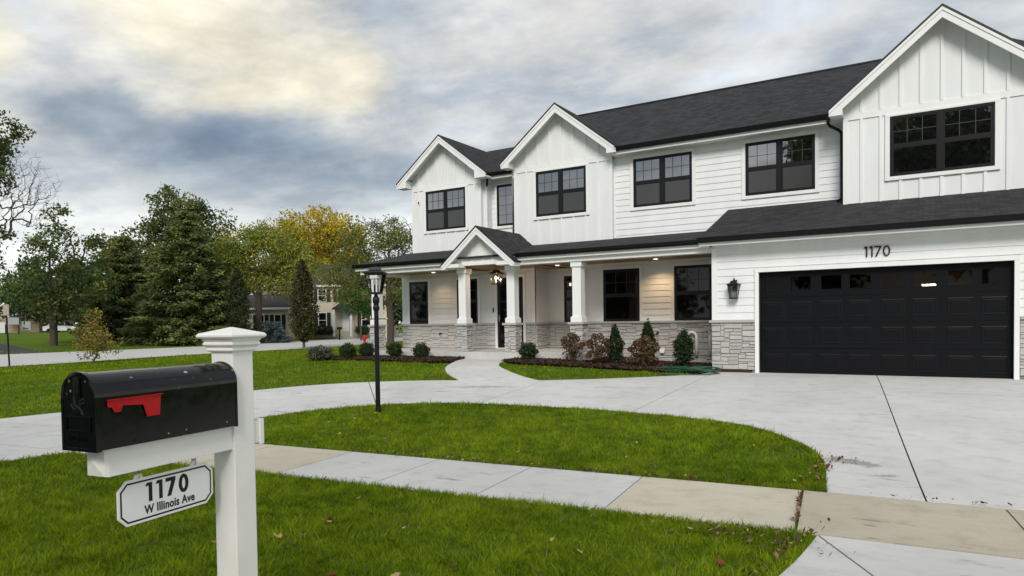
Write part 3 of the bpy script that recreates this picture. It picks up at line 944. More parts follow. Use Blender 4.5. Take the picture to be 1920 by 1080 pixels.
MB().box(-10.155, -9.78, 2.25, 2.34, 1.2, 1.262).build('stone_cap', 'capstone', house, bevel=.008)
corner_trim(-15.24, 2.34, 1.262, 3.0, .12); corner_trim(-9.875, 2.34, 1.262, 3.0, .11)
window(-14.96, -14.12, 1.262, 2.75, 2.34, grille=(3, 2), lowmat='glass_low', topmat='glass_low', sill=False)
window(-12.87, -12.02, 1.262, 2.75, 2.34, grille=(3, 2), lowmat='glass_low', topmat='glass_low', sill=False)
# recess beside the door
RB = MB().box(-9.9, -8.0, 3.25, 3.4, .1, 3.05).box(-9.97, -9.82, 2.5, 3.25, .1, 3.05).box(-8.12, -7.97, 2.5, 3.25, .1, 3.05); rb = RB.build('wall', 'panel', house)
siding(rb, -9.82, -8.12, 1.265, 2.95, 3.25, [(-9.24, -8.45, 1.2, 2.75)])
siding(rb, 2.42, 3.25, 1.265, 2.95, -9.82, side=True)
stones(rb, -9.79, -8.12, .42, 1.2, 3.25, 12, stuff=True); stones(rb, 2.36, 3.22, .42, 1.2, -9.82, 13, side=True, stuff=True)
MB().box(-9.80, -8.12, 3.17, 3.25, 1.2, 1.262).build('stone_cap', 'capstone', house, bevel=.008)
MB().box(-9.82, -9.74, 2.36, 3.17, 1.2, 1.262).build('stone_cap', 'capstone', house, bevel=.008)
window(-9.24, -8.45, 1.262, 2.75, 3.25, grille=(3, 2), lowmat='glass_low', topmat='glass_low', sill=False)

# ---------------------------------------------------------------- front door
dr = MB(); dr.box(-11.24, -10.25, 2.318, 2.36, .445, 2.735)
door = dr.build('front_door', 'boxblack', house, bevel=.004, seg=1)
fr = MB(); fr.box(-11.33, -11.24, 2.29, 2.36, .42, 2.735).box(-10.25, -10.16, 2.29, 2.36, .42, 2.735).box(-11.33, -10.16, 2.288, 2.36, 2.735, 2.83).box(-11.24, -10.25, 2.26, 2.34, .42, .447)
fr.build('door_casing', 'trim', door, bevel=.004, seg=1)
for xa, xb in ((-11.12, -10.79), (-10.70, -10.37)):
    for za, zb in ((.60, 1.25), (1.30, 1.93), (1.98, 2.62)):
        g = MB().box(xa, xb, 2.308, 2.320, za, zb); g.build('pane', 'glass_low', door)
hd = MB(); hd.box(-11.185, -11.155, 2.300, 2.32, 1.30, 1.52); hd.tube([(-11.17, 2.31, 1.40), (-11.17, 2.26, 1.40), (-11.07, 2.26, 1.40)], .011, 8)
hd.build('door_handle', 'steel', door)
MB().box(-11.42, -11.385, 2.295, 2.325, 1.62, 1.76).build('doorbell', 'boxblack', house, bevel=.006)

# ---------------------------------------------------------------- garage door, 4 rows of 8 raised panels
gd = MB()
for i in range(4): gd.box(-2.44, 2.44, .10, .15, .004 + i * .5925, .004 + (i + 1) * .5925 - .006)
# openings for the top row of panes are left free
gd = MB()
for i in range(3): gd.box(-2.44, 2.44, .10, .15, .004 + i * .5925, .004 + (i + 1) * .5925 - .006)
pc = []
for k in range(4):
    c0 = -2.44 + 1.22 * k + .61
    pc += [c0 - .292, c0 + .292]
pw = .225
gd.box(-2.44, 2.44, .10, .15, 1.7815, 1.915).box(-2.44, 2.44, .10, .15, 2.255, 2.37)
edges = [-2.44] + [v for c0 in pc for v in (c0 - pw, c0 + pw)] + [2.44]
for i in range(0, len(edges), 2): gd.box(edges[i], edges[i + 1], .10, .15, 1.915, 2.255)
gdo = gd.build('garage_door', 'garagedoor', house)
pm = MB()
def raised(m, x0, x1, z0, z1, y):
    a = [(x0, y, z0), (x1, y, z0), (x1, y, z1), (x0, y, z1)]
    i1 = .020; b = [(x0 + i1, y - .007, z0 + i1), (x1 - i1, y - .007, z0 + i1), (x1 - i1, y - .007, z1 - i1), (x0 + i1, y - .007, z1 - i1)]
    i2 = .042; c = [(x0 + i2, y - .004, z0 + i2), (x1 - i2, y - .004, z0 + i2), (x1 - i2, y - .004, z1 - i2), (x0 + i2, y - .004, z1 - i2)]
    i3 = .07; d = [(x0 + i3, y - .008, z0 + i3), (x1 - i3, y - .008, z0 + i3), (x1 - i3, y - .008, z1 - i3), (x0 + i3, y - .008, z1 - i3)]
    k = len(m.v); m.v += a + b + c + d
    for q in (0, 4, 8):
        for i in range(4):
            j = (i + 1) % 4; m.f.append((k + q + i, k + q + j, k + q + 4 + j, k + q + 4 + i))
    m.f.append(tuple(k + 12 + i for i in range(4)))
raised(pm, -pw, pw, 0, .37, 0)
PM = pm.mesh('panel'); PM.materials.append(MATS['garagedoor'])
for zr in (.095, .70, 1.30):
    for c0 in pc:
        o = link('panel', PM, None, gdo); o.location = (c0, .0995, zr)
for c0 in pc:
    g = MB().box(c0 - pw, c0 + pw, .122, .128, 1.915, 2.255); g.build('pane', 'garageglass', gdo)
    f = MB(); w = .018
    f.box(c0 - pw, c0 + pw, .095, .12, 1.915, 1.915 + w).box(c0 - pw, c0 + pw, .095, .12, 2.255 - w, 2.255).box(c0 - pw, c0 - pw + w, .095, .12, 1.915 + w, 2.255 - w).box(c0 + pw - w, c0 + pw, .095, .12, 1.915 + w, 2.255 - w)
    f.build('pane_frame', 'garagedoor', gdo)
gi = MB().box(-3.35, 4.4, .2, 8.5, -.02, 2.95)
gi.f = [tuple(reversed(q)) for q in gi.f]
me = bpy.data.meshes.new('garage_lining'); me.from_pydata(gi.v, [], [q for i, q in enumerate(gi.f) if i != 2])
link('garage_lining', me, 'garageinside', house)
tb = empty('shop_light', (.95, 7.0, 2.20), 'lit white tube light seen through a pane of the garage door', 'light')
MB().tube([(-.22, 0, 0), (.22, 0, 0)], .025, 10).build('tube', 'tube', tb)
MB().box(-.26, .26, -.05, .05, .03, .07).build('fixture', 'pvc', tb)
MB().tube([(0, 0, .07), (0, 0, .75)], .006, 6).build('hanger', 'steel', tb)

# ---------------------------------------------------------------- house number, lettering helper
def text_mesh(body, size, ext, off=0., space=1.0, name='text'):
    cu = bpy.data.curves.new(name, 'FONT'); cu.body = body; cu.size = size; cu.extrude = ext; cu.offset = off
    cu.space_character = space; cu.resolution_u = 6
    ob = bpy.data.objects.new('tmp', cu); COL.objects.link(ob)
    dg = bpy.context.evaluated_depsgraph_get()
    me = bpy.data.meshes.new_from_object(ob.evaluated_get(dg))
    bpy.data.objects.remove(ob, do_unlink=True)
    return me
def bounds(me):
    xs = [v.co.x for v in me.vertices]; ys = [v.co.y for v in me.vertices]
    return min(xs), max(xs), min(ys), max(ys)
def digit_shape(ch, st):
    """flat outline of a geometric sans numeral, height 1: list of polygons, width"""
    if ch == '1': return [[(0, .83), (.11, 1), (.20 + st, 1), (.20 + st, 0), (.20, 0), (.20, .83)]], .20 + st
    if ch == '7': return [[(0, 1), (.60, 1), (.60, 1 - st * .8), (.10 + st * 1.05, 0), (.08, 0), (.60 - st * 1.25, 1 - st), (0, 1 - st)]], .60
    n = 40; out = []
    for i in range(n):
        a0, a1 = 2 * math.pi * i / n, 2 * math.pi * (i + 1) / n
        e = lambda a, q: (.31 + (.31 - q) * math.cos(a), .5 + (.51 - q) * math.sin(a))
        out.append([e(a0, 0), e(a1, 0), e(a1, st), e(a0, st)])
    return out, .62
def digit_mesh(ch, st, M, depth):
    m = MB(); polys, w = digit_shape(ch, st)
    for pl in polys: m.prism([tuple(M @ Vector((x, y, 0))) for x, y in pl], tuple((M.to_3x3() @ Vector((0, 0, 1))).normalized() * depth))
    return m.mesh('number_digit'), w
x = -.235
for ch in '1170':
    M = Matrix.Translation((x, -.044, 2.595)) @ Matrix.Rotation(math.pi / 2, 4, 'X') @ Matrix.Scale(.225, 4)
    me, w = digit_mesh(ch, .125, M, -.018)
    link('number_digit', me, 'signblack', house); x += w * .225 + .030

# ---------------------------------------------------------------- upper walls and gables
UW = MB().box(-7.2, -.7, 2.34, 2.5, 3.5, 6.3); uw = UW.build('wall', 'panel', house)
siding(uw, -7.02, -.84, 3.62, 6.06, 2.34, [(-6.46, -4.725, 4.57, 5.975), (-3.277, -1.545, 4.57, 5.975)])
MB().box(-7.05, -.84, 2.312, 2.34, 6.07, 6.12).build('frieze_board', 'trim', house)
window(-6.46, -4.725, 4.574, 5.974, 2.34, twin=True)
window(-3.277, -1.545, 4.574, 5.974, 2.34, twin=True, grille=(3, 2))
ew = MB().box(3.2, 4.5, 2.34, 2.5, 3.5, 6.3).build('wall', 'panel', house)
siding(ew, 3.26, 4.45, 4.1, 6.06, 2.34)
MB().box(3.25, 4.6, 1.93, 1.96, 6.10, 6.24).build('fascia', 'trim', house); MB().box(3.25, 4.6, 1.96, 2.34, 6.105, 6.12).build('soffit', 'soffit', house)
RC = MB().box(-12.3, -10.3, 3.29, 3.42, 3.6, 6.4).box(-12.15, -12.0, 2.95, 3.29, 3.6, 6.4).box(-10.6, -10.47, 2.3, 3.29, 3.5, 6.4); rc = RC.build('wall', 'panel', house)
RC2 = siding(rc, -12.0, -10.5, 3.8, 6.3, 3.29, [(-11.81, -10.78, 4.57, 5.975)])
window(-11.81, -10.78, 4.574, 5.974, 3.29, split=False, grille=(3, 4), casing=.07)

def gable(X0, X1, Yw, zb, xp, zp, s, hw, win, oh=.4, lowmat='glass_screen', Yb=6.2, bz=(6.03, 6.18), bs=.41, left_only=False):
    Yf = Yw - oh
    zw = lambda x: zp - s * abs(x - xp) - .085
    g = MB(); g.prism([(X0, Yw, zb), (X1, Yw, zb), (X1, Yw, zw(X1)), (xp, Yw, zw(xp)), (X0, Yw, zw(X0))], (0, .14, 0))
    wall = g.build('wall', 'panel', house)
    MB().box(X0 + .02, X1 - .02, Yw - .025, Yw, bz[0], bz[1]).build('band_board', 'trim', wall)
    k = -8
    while k <= 8:
        x = xp + k * bs + .0
        if X0 + .12 < x < X1 - .12:
            batten(wall, x, Yw, bz[1], zw(x) - .03)
            if win[0] - .12 < x < win[1] + .12: batten(wall, x, Yw, zb, win[2] - .10)
            else: batten(wall, x, Yw, zb, bz[0])
        k += 1
    for x in (X0 + .05, X1 - .05): batten(wall, x, Yw, zb, bz[1] + .06, .10, .03)
    # sloping frieze under the soffit
    window(win[0], win[1], win[2], win[3], Yw, twin=True, casing_top=.055, lowmat=lowmat)
    # roof
    zt = zp - s * hw
    roof_slab([(xp - hw, Yf, zt), (xp, Yf, zp), (xp, Yb, zp), (xp - hw, Yb, zt)])
    roof_slab([(xp, Yf, zp), (xp + hw, Yf, zt), (xp + hw, Yb, zt), (xp, Yb, zp)])
    rake_trim(xp, zp, s, hw, Yf, Yw, X0, X1)
    return wall

def rake_trim(xp, zp, s, hw, Yf, Yw, X0, X1, fh=.235, ret=True):
    t0 = .052
    for sg in (-1, 1):
        xt = xp + sg * hw; zt = zp - s * hw
        m = MB(); m.prism([(xp, Yf + .012, zp - t0), (xt, Yf + .012, zt - t0), (xt, Yf + .012, zt - t0 - .10), (xp + sg * (hw - .10 / s * .0 - .0), Yf + .012, zt - t0 - .10), (xp + sg * (hw - (fh - .10) / s), Yf + .012, zt - t0 - .10), (xp, Yf + .012, zp - t0 - fh)][:3] + [(xp + sg * (hw - (fh - .10) / s), Yf + .012, zt - t0 - .10), (xp, Yf + .012, zp - t0 - fh)], (0, .035, 0))
        m.build('rake_board', 'trim', house)
        m = MB(); m.prism([(xp, Yf - .006, zp - t0), (xt, Yf - .006, zt - t0), (xt, Yf - .006, zt - t0 - .07), (xp, Yf - .006, zp - t0 - .075)], (0, .018, 0))
        m.build('rake_moulding', 'trim', house)
        # sloping soffit
        m = MB(); m.prism([(xp, Yf + .047, zp - t0 - .09), (xt, Yf + .047, zt - t0 - .09), (xt, Yf + .047, zt - t0 - .105), (xp, Yf + .047, zp - t0 - .105)], (0, Yw - Yf - .05, 0))
        m.build('soffit', 'soffit', house)
        # boxed eave return
        xw = X0 if sg < 0 else X1
        if ret and abs(xt - xw) > .02:
            zr = zt - t0 - .10
            m = MB(); m.prism([(xt, Yf + .014, zr), (xt, Yf + .014, zr - .03), (xw - sg * .02, Yf + .014, zr - .03), (xw - sg * .02, Yf + .014, zp - s * abs(xw - xp) - t0 - .18)], (0, Yw - Yf - .02, 0))
            m.build('eave_return', 'trim', house)
        # black drip edge along the rake
        m = MB(); m.prism([(xp, Yf - .012, zp + .006), (xt + sg * .01, Yf - .012, zt + .002), (xt + sg * .01, Yf - .012, zt - .05), (xp, Yf - .012, zp - .05)], (0, .022, 0))
        m.build('drip_edge', 'drip', house)

gable(-15.17, -12.15, 2.823, 3.7, -13.64, 7.81, .774, 1.925, (-14.53, -12.80, 4.574, 5.974), Yb=5.6)
gable(-10.47, -7.08, 2.22, 3.5, -8.77, 7.90, .795, 1.965, (-9.66, -7.925, 4.574, 5.974), Yb=5.6)
gable(-.83, 3.25, 1.728, 3.9, 1.21, 8.20, .83, 2.31, (.168, 2.204, 4.574, 5.974), Yb=5.8, lowmat='glass')
# side returns of the forward gables
MB().box(-12.29, -12.15, 2.96, 3.3, 3.7, 6.3).build('wall', 'siding', house)
MB().box(-.83, -.69, 1.87, 2.4, 3.9, 6.3).build('wall', 'siding', house)
MB().box(3.11, 3.25, 1.87, 2.4, 3.9, 6.3).build('wall', 'siding', house)
MB().box(-15.1, -15.0, 2.96, 10, 3.6, 6.2).box(-15.1, 4.4, 10, 10.1, 0, 6.2).box(4.4, 4.5, .16, 10.1, 0, 6.2).box(-10.6, -10.5, 3.4, 10, 6.2, 6.6).build('unseen_wall', 'panel', house)  # unseen back and end walls, added to block light through the house

# ---------------------------------------------------------------- roofs
EV = dict(Y=1.90, z=6.30, s=.575, ridge=6.2)
zr = EV['z'] + EV['s'] * (EV['ridge'] - EV['Y'])
def mz(y): return EV['z'] + EV['s'] * (y - EV['Y'])
roof_slab([(-6.76, 1.90, 6.30), (4.7, 1.90, 6.30), (2.7, 6.2, zr), (-8.77, 6.2, zr), (-8.77, 4.68, mz(4.68))])
roof_slab([(-8.77, 4.68, mz(4.68)), (-8.77, 6.2, zr), (-10.6, 6.2, zr), (-10.6, 3.0, mz(3.0))])
roof_slab([(2.7, 6.2, zr), (4.7, 1.9, 6.3), (4.7, 10.5, 6.3)])
roof_slab([(-10.6, 6.2, zr), (2.7, 6.2, zr), (4.7, 10.5, 6.3), (-10.6, 10.5, 6.3)])
MB().prism([(-10.58, 1.95, 6.25), (-10.58, 10.4, 6.25), (-10.58, 6.2, zr - .06)], (.1, 0, 0)).build('wall', 'siding', house)
MB().box(-10.6, 2.7, 6.13, 6.27, zr - .02, zr + .02).build('ridge_cap', 'drip', house)
# left block roof
zl = 6.33 + .575 * 2.62
roof_slab([(-15.5, 2.88, 6.33), (-10.5, 2.88, 6.33), (-10.5, 5.5, zl), (-13.6, 5.5, zl)])
roof_slab([(-13.6, 5.5, zl), (-10.5, 5.5, zl), (-10.5, 9.8, 5.6), (-15.5, 9.8, 5.6)])
# porch roof, garage skirt roof
ps = .21
roof_slab([(-15.36, -.03, 3.235), (-3.70, -.03, 3.235), (-3.70, 3.32, 3.235 + ps * 3.35), (-15.36, 3.32, 3.235 + ps * 3.35)])
gs = .372
roof_slab([(-3.74, -.45, 3.225), (4.7, -.45, 3.225), (4.7, 2.36, 3.225 + gs * 2.81), (-3.74, 2.36, 3.225 + gs * 2.81)])
MB().prism([(-3.73, -.40, 3.15), (-3.73, 2.36, 3.6), (-3.73, 2.36, 3.2 + gs * 2.79)], (.06, 0, 0)).build('roof_cheek', 'siding', house)
MB().prism([(-15.34, 0.0, 3.18), (-15.34, 2.9, 3.18), (-15.34, 2.9, 3.78)], (.04, 0, 0)).build('roof_cheek', 'trim', house)
# portico
PX, PZ, PSL, PHW, PY = -10.29, 4.10, .84, 1.28, -.27
zt = PZ - PSL * PHW
roof_slab([(PX - PHW, PY, zt), (PX, PY, PZ), (PX, 3.0, PZ), (PX - PHW, 3.0, zt)])
roof_slab([(PX, PY, PZ), (PX + PHW, PY, zt), (PX + PHW, 3.0, zt), (PX, 3.0, PZ)])
rake_trim(PX, PZ, PSL, PHW, PY, .06, PX - 1.05, PX + 1.05, fh=.20, ret=False)
m = MB(); m.prism([(PX - 1.12, .06, 2.99), (PX + 1.12, .06, 2.99), (PX + 1.12, .06, 3.06), (PX, .06, PZ - .09), (PX - 1.12, .06, 3.06)], (0, .1, 0))
ped = m.build('pediment', 'panel', house)
for k in (-2, -1, 0, 1, 2): batten(ped, PX + k * .36, .06, 3.07, PZ - PSL * abs(k * .36) - .14, .055, .02)
MB().box(PX - .74, PX + .74, .035, .06, 2.985, 3.07).build('band_board', 'trim', ped)
for sg in (-1, 1):
    xa, xb = sorted((PX + sg * (PHW - .02), PX + sg * (PHW - .62)))
    MB().box(xa, xb, -.24, .12, 2.925, 3.03).build('eave_return', 'trim', house)

# gutters and eave trim
def gutter(x0, x1, y, ztop, h=.115, mat='black'):
    m = MB(); m.prism([(x0, y, ztop - h), (x0, y - .075, ztop - h), (x0, y - .105, ztop - h * .55), (x0, y - .125, ztop), (x0, y, ztop)], (x1 - x0, 0, 0))
    return m.build('gutter', mat, house)
gutter(-6.86, -1.12, 1.93, 6.30); MB().box(-7.0, -.84, 1.93, 1.96, 6.10, 6.24).build('fascia', 'trim', house); MB().box(-7.0, -.84, 1.96, 2.34, 6.105, 6.12).build('soffit', 'soffit', house)
gutter(-12.0, -10.6, 2.9, 6.33, .10); MB().box(-12.1, -10.5, 2.9, 2.93, 6.14, 6.28).build('fascia', 'trim', house); MB().box(-12.1, -10.5, 2.93, 3.29, 6.15, 6.165).build('soffit', 'soffit', house)
gutter(-15.36, PX - 1.22, .0, 3.235); gutter(PX + 1.20, -3.72, .0, 3.235)
MB().box(-15.33, PX - 1.1, .0, .04, 3.035, 3.16).build('fascia', 'trim', house); MB().box(PX + 1.1, -3.6, .0, .04, 3.035, 3.16).build('fascia', 'trim', house)
MB().box(-15.33, PX - 1.0, .04, .16, 3.036, 3.05).build('soffit', 'soffit', house); MB().box(PX + 1.0, -3.6, .04, .16, 3.036, 3.05).build('soffit', 'soffit', house)
gutter(-3.76, 4.7, -.42, 3.225, .12); MB().box(-3.74, 4.7, -.42, -.385, 3.03, 3.15).build('fascia', 'trim', house); MB().box(-3.74, 4.7, -.385, .02, 3.07, 3.085).build('soffit', 'soffit', house)
# left gable tip gutter ends
def downspout(pts, r=.038): MB().tube(pts, r, 6).build('downspout', 'black', house)
downspout([(-1.18, 1.84, 6.27), (-1.18, 1.84, 6.06), (-1.14, 1.86, 6.0), (-.98, 2.18, 5.95), (-.92, 2.24, 5.88), (-.92, 2.26, 4.28), (-.94, 2.16, 4.22), (-.98, 2.02, 4.17)])
downspout([(-11.9, 2.83, 6.25), (-11.9, 2.83, 6.10), (-12.04, 3.0, 5.92), (-12.07, 3.05, 5.82), (-12.07, 3.06, 4.05)])
downspout([(-10.75, 2.80, 6.25), (-10.75, 2.80, 6.12), (-10.58, 2.5, 6.0), (-10.54, 2.3, 5.9), (-10.54, 2.25, 3.78), (-10.52, 2.1, 3.70)])

# ---------------------------------------------------------------- porch
MB().box(-14.98, -7.08, -.03, 3.3, .0, .415).build('porch_slab', 'slab', house, bevel=.012)
MB().box(-15.2, -3.6, .12, 2.345, 3.0, 3.03).box(-9.82, -8.12, 2.345, 3.26, 3.0, 3.03).build('porch_ceiling', 'woodceiling', house)
bm_ = MB(); bm_.box(-15.2, PX - .82, .10, .36, 2.915, 3.05).box(PX + .82, -3.54, .10, .36, 2.915, 3.05); bm_.box(-15.2, -14.94, .36, 2.34, 2.915, 3.05)
bm_.build('porch_beam', 'trim', house, bevel=.005, seg=1)
def column(cx, cy, zb, seed, label=None, stuff=False):
    h = .13
    c = MB().box(cx - h, cx + h, cy - h, cy + h, 1.262, 2.915).build('porch_column', 'trim', house, bevel=.006, seg=1)
    MB().box(cx - .17, cx + .17, cy - .17, cy + .17, 1.262, 1.40).box(cx - .15, cx + .15, cy - .15, cy + .15, 1.40, 1.425).build('plinth', 'trim', c, bevel=.006, seg=1)
    MB().box(cx - .165, cx + .165, cy - .165, cy + .165, 2.775, 2.914).box(cx - .145, cx + .145, cy - .145, cy + .145, 2.75, 2.775).build('capital', 'trim', c, bevel=.006, seg=1)
    MB().box(cx - .235, cx + .235, cy - .235, cy + .235, 1.2, 1.261).build('pier_cap', 'capstone', c, bevel=.008)
    p = .155
    MB().box(cx - p, cx + p, cy - p, cy + p, zb, 1.2).build('pier', 'mortar', c)
    stones(c, cx - p - .035, cx + p + .03, zb, 1.2, cy - p, seed, wmin=3, wmax=7, stuff=stuff)
    stones(c, cy - p - .03, cy + p + .03, zb, 1.2, cx + p, seed + 50, side=True, wmin=3, wmax=7, stuff=stuff)
    return c
column(-14.66, .30, .40, 31, stuff=True); column(-11.13, .30, .415, 32); column(-9.41, .30, .415, 33); column(-7.29, .30, .23, 34)
MB().box(-7.50, -7.06, .10, .52, -.02, .40).build('pier_footing', 'slab', house, bevel=.01)
STUFF.build('stone_veneer', 'stone', house, kind='stuff')

# recessed porch lights, lit
for i, (x, y) in enumerate(((-13.43, 1.75), (-8.78, 1.9), (-5.62, 1.80))):
    d = MB(); d.lathe([(.07, 0), (.07, -.006)], 20, (x, y, 2.998)); ds = d.build('porch_downlight', 'downlight', house)
    rg = MB()
    for k in range(20):
        a0, a1 = 2 * math.pi * k / 20, 2 * math.pi * (k + 1) / 20
        rg.poly([(x + .07 * math.cos(a0), y + .07 * math.sin(a0), 2.988), (x + .10 * math.cos(a0), y + .10 * math.sin(a0), 2.994), (x + .10 * math.cos(a1), y + .10 * math.sin(a1), 2.994), (x + .07 * math.cos(a1), y + .07 * math.sin(a1), 2.988)])
    rg.build('trim_ring', 'trim', ds)
    lt = bpy.data.lights.new('porch_downlight_lamp', 'SPOT'); lt.energy = 36 if i == 2 else 14; lt.color = (1, .66, .34); lt.spot_size = math.radians(125); lt.spot_blend = .8; lt.shadow_soft_size = .06
    lo = bpy.data.objects.new('porch_downlight_lamp', lt); COL.objects.link(lo); lo.location = (x, y, 2.975); lo.parent = ds

# fire bell, outlets, pipes on the house
b = MB().box(-14.90, -14.80, 2.79, 2.823, 5.55, 5.68).build('alarm_box', 'trim', house)
MB().box(-14.875, -14.825, 2.765, 2.79, 5.58, 5.66).build('strobe', 'red', b, bevel=.006)
for x in (-13.55, -5.74):
    h_ = MB(); h_.tube([(x, 2.32, .92), (x, 2.20, .92)], .022, 8).tube([(x, 2.20, .93), (x - .01, 2.19, .86)], .018, 8).box(x - .05, x + .05, 2.19, 2.205, .945, .955); h_.build('hose_bib', 'black', house)
pp = MB(); pts = [(-4.86, 2.21, .35), (-4.86, 2.21, .80)] + [(-4.73 - .13 * math.cos(a), 2.21, .80 + .13 * math.sin(a)) for a in np.linspace(0, math.pi, 9)] + [(-4.60, 2.21, .28)]
pp.tube(pts, .042, 10); pp.build('vent_pipe', 'pvc', house, smooth=True)
pp = MB(); pts = [(-4.23, 2.21, .28), (-4.23, 2.21, .86), (-4.24, 2.19, .92), (-4.26, 2.08, .94)]
pp.tube(pts, .042, 10); pp.build('vent_pipe', 'pvc', house, smooth=True)
MB().tube([(-4.26, 2.079, .94), (-4.26, 2.075, .94)], .033, 10).build('pipe_mouth', 'black', house)
for x in (-6.42, -5.59): 
    MB().prism([(x - .07, 2.20, .34), (x + .05, 2.20, .34), (x + .08, 2.20, .46), (x - .07, 2.20, .46)], (0, .09, 0)).build('vent_hood', 'pvc', house, bevel=.006)

# ================================================================== mailbox, post and hanging sign
RZ = math.radians(8.224)
POST = (-1.547, -15.020)
zg = H(*POST)
mp = empty('mailbox_post', (POST[0], POST[1], zg), 'white vinyl mailbox post with moulded pyramid cap and side arm', 'post', rz=RZ)
S = .062
Z = lambda a: a - zg                       # absolute height to local
MB().box(-S, S, -S, S, 0, Z(1.19)).build('post_sleeve', 'vinyl', mp, bevel=.004)
cp = MB(); cp.lathe([(.066, Z(1.183)), (.076, Z(1.186)), (.078, Z(1.193)), (.072, Z(1.200)), (.080, Z(1.207)), (.087, Z(1.213)), (.087, Z(1.221)), (.082, Z(1.227)), (.090, Z(1.236)), (.090, Z(1.241)), (.100, Z(1.243)), (.106, Z(1.250)), (.106, Z(1.258)), (.100, Z(1.265)), (.004, Z(1.293))], square=True)
cp.build('post_cap', 'vinyl', mp, bevel=.0018, seg=2)
am = MB(); am.box(-.05, .05, -.655, -S, Z(.747), Z(.857)); am.box(-.05, .05, S, .105, Z(.752), Z(.852)); am.build('arm', 'vinyl', mp, bevel=.003)
ec = MB(); k = 0
for y0, y1, h in ((-.683, -.655, .0),):
    ec.v += [(-.05, -.655, Z(.747)), (.05, -.655, Z(.747)), (.05, -.655, Z(.857)), (-.05, -.655, Z(.857)), (-.046, -.672, Z(.751)), (.046, -.672, Z(.751)), (.046, -.672, Z(.853)), (-.046, -.672, Z(.853)), (0, -.684, Z(.802))]
    ec.f += [(0, 1, 5, 4), (1, 2, 6, 5), (2, 3, 7, 6), (3, 0, 4, 7), (4, 5, 8), (5, 6, 8), (6, 7, 8), (7, 4, 8)]
ec.build('arm_end_cap', 'vinyl', mp)
MB().box(-.056, .056, .105, .13, Z(.742), Z(.862)).build('arm_end_cap', 'vinyl', mp, bevel=.003)

BW, BH, BL = .177, .279, .668
cR, sR = math.cos(RZ), math.sin(RZ)
def loc(x, y, z): return (POST[0] + x * cR - y * sR, POST[1] + x * sR + y * cR, z)
mbx = empty('mailbox', loc(0, -.066, .8575), 'black metal mailbox with red flag, mounted on the white post', 'mailbox', rz=RZ)
def arch(w, h, n=20, z0=0.):
    r = w / 2
    p = [(-r, z0), (r, z0)]
    for i in range(n + 1):
        a = math.pi * i / n; p.append((r * math.cos(a), h - r + r * math.sin(a)))
    return p
def shell(m, prof, ys):
    k = len(m.v); n = len(prof)
    for y, g in ys:
        for x, z in prof: m.v.append((x * g, y, BH / 2 + (z - BH / 2) * g))
    for i in range(len(ys) - 1):
        for j in range(n):
            q = (j + 1) % n; m.f.append((k + i * n + j, k + i * n + q, k + (i + 1) * n + q, k + (i + 1) * n + j))
    m.f.append(tuple(k + j for j in range(n))); m.f.append(tuple(k + (len(ys) - 1) * n + j for j in range(n))[::-1])
A = arch(BW, BH)
b = MB(); shell(b, A, [(0, .985), (0, 1.03), (-.010, 1.03), (-.014, 1.0), (-BL + .02, 1.0)])
body = b.build('body', 'mailbox', mbx)
for pg in body.data.polygons: pg.use_smooth = False
b = MB(); shell(b, A, [(-BL + .022, 1.03), (-BL + .004, 1.035), (-BL, 1.03), (-BL - .001, .96), (-BL + .003, .94)])
door_m = b.build('door', 'mailbox', mbx)
FY = -BL + .003
em = MB()
def front(m, x0, x1, z0, z1, d=.004): m.box(x0, x1, FY - d, FY + .002, z0, z1)
front(em, -.066, .066, .118, .122); front(em, -.066, .066, .068, .072); front(em, -.066, -.062, .072, .118); front(em, .062, .066, .072, .118)
em.build('door_panel', 'mailbox', door_m)
lt = MB(); lt.box(-.010, .010, FY - .010, FY, .205, .262).box(-.003, .003, FY - .016, FY - .008, .19, .25); lt.build('latch', 'boxmatte', door_m, bevel=.002)
tx = text_mesh('U.S. MAIL', .03, .0015, name='embossed_letters'); a_, b_, c_, d_ = bounds(tx); sc = .115 / (b_ - a_)
tx.transform(Matrix.Translation((-.0575, FY - .0015, .032)) @ Matrix.Rotation(math.pi / 2, 4, 'X') @ Matrix.Scale(sc, 4) @ Matrix.Translation((-a_, -c_, 0)))
link('embossed_letters', tx, 'mailbox', door_m)
eb = MB()
for pts in ([(-.030, .172), (-.012, .160), (.006, .152), (.022, .140)], [(.002, .150), (.010, .176), (.026, .186), (.036, .182)], [(.008, .152), (.020, .170), (.036, .174)], [(-.030, .172), (-.036, .163), (-.026, .150), (-.010, .146)], [(-.012, .160), (-.018, .178), (-.026, .190)], [(.012, .146), (.018, .134), (.027, .128), (.024, .140)]):
    eb.tube([(x, FY, z) for x, z in pts], [.0015] + [.0042] * (len(pts) - 2) + [.002], 6)
eb.build('emblem', 'boxmatte', door_m)
FX = BW / 2 + .004
def fl(y): return -BL + y
pf = [(fl(.046), .177), (fl(.270), .179), (fl(.264), .100), (fl(.208), .099), (fl(.192), .147), (fl(.106), .154), (fl(.098), .132), (fl(.074), .131), (fl(.062), .150), (fl(.046), .153)]
f = MB(); f.prism([(FX, y, z) for y, z in pf], (.004, 0, 0)); flag = f.build('flag', 'red', mbx, bevel=.0012, seg=1)
MB().prism([(FX, fl(.044), .1772), (FX, fl(.274), .1792), (FX, fl(.274), .1822), (FX, fl(.044), .1802)], (.012, 0, 0)).build('flag_lip', 'red', flag)
MB().tube([(FX - .002, fl(.083), .150), (FX + .009, fl(.083), .150)], .007, 10).build('flag_pivot', 'red', flag)
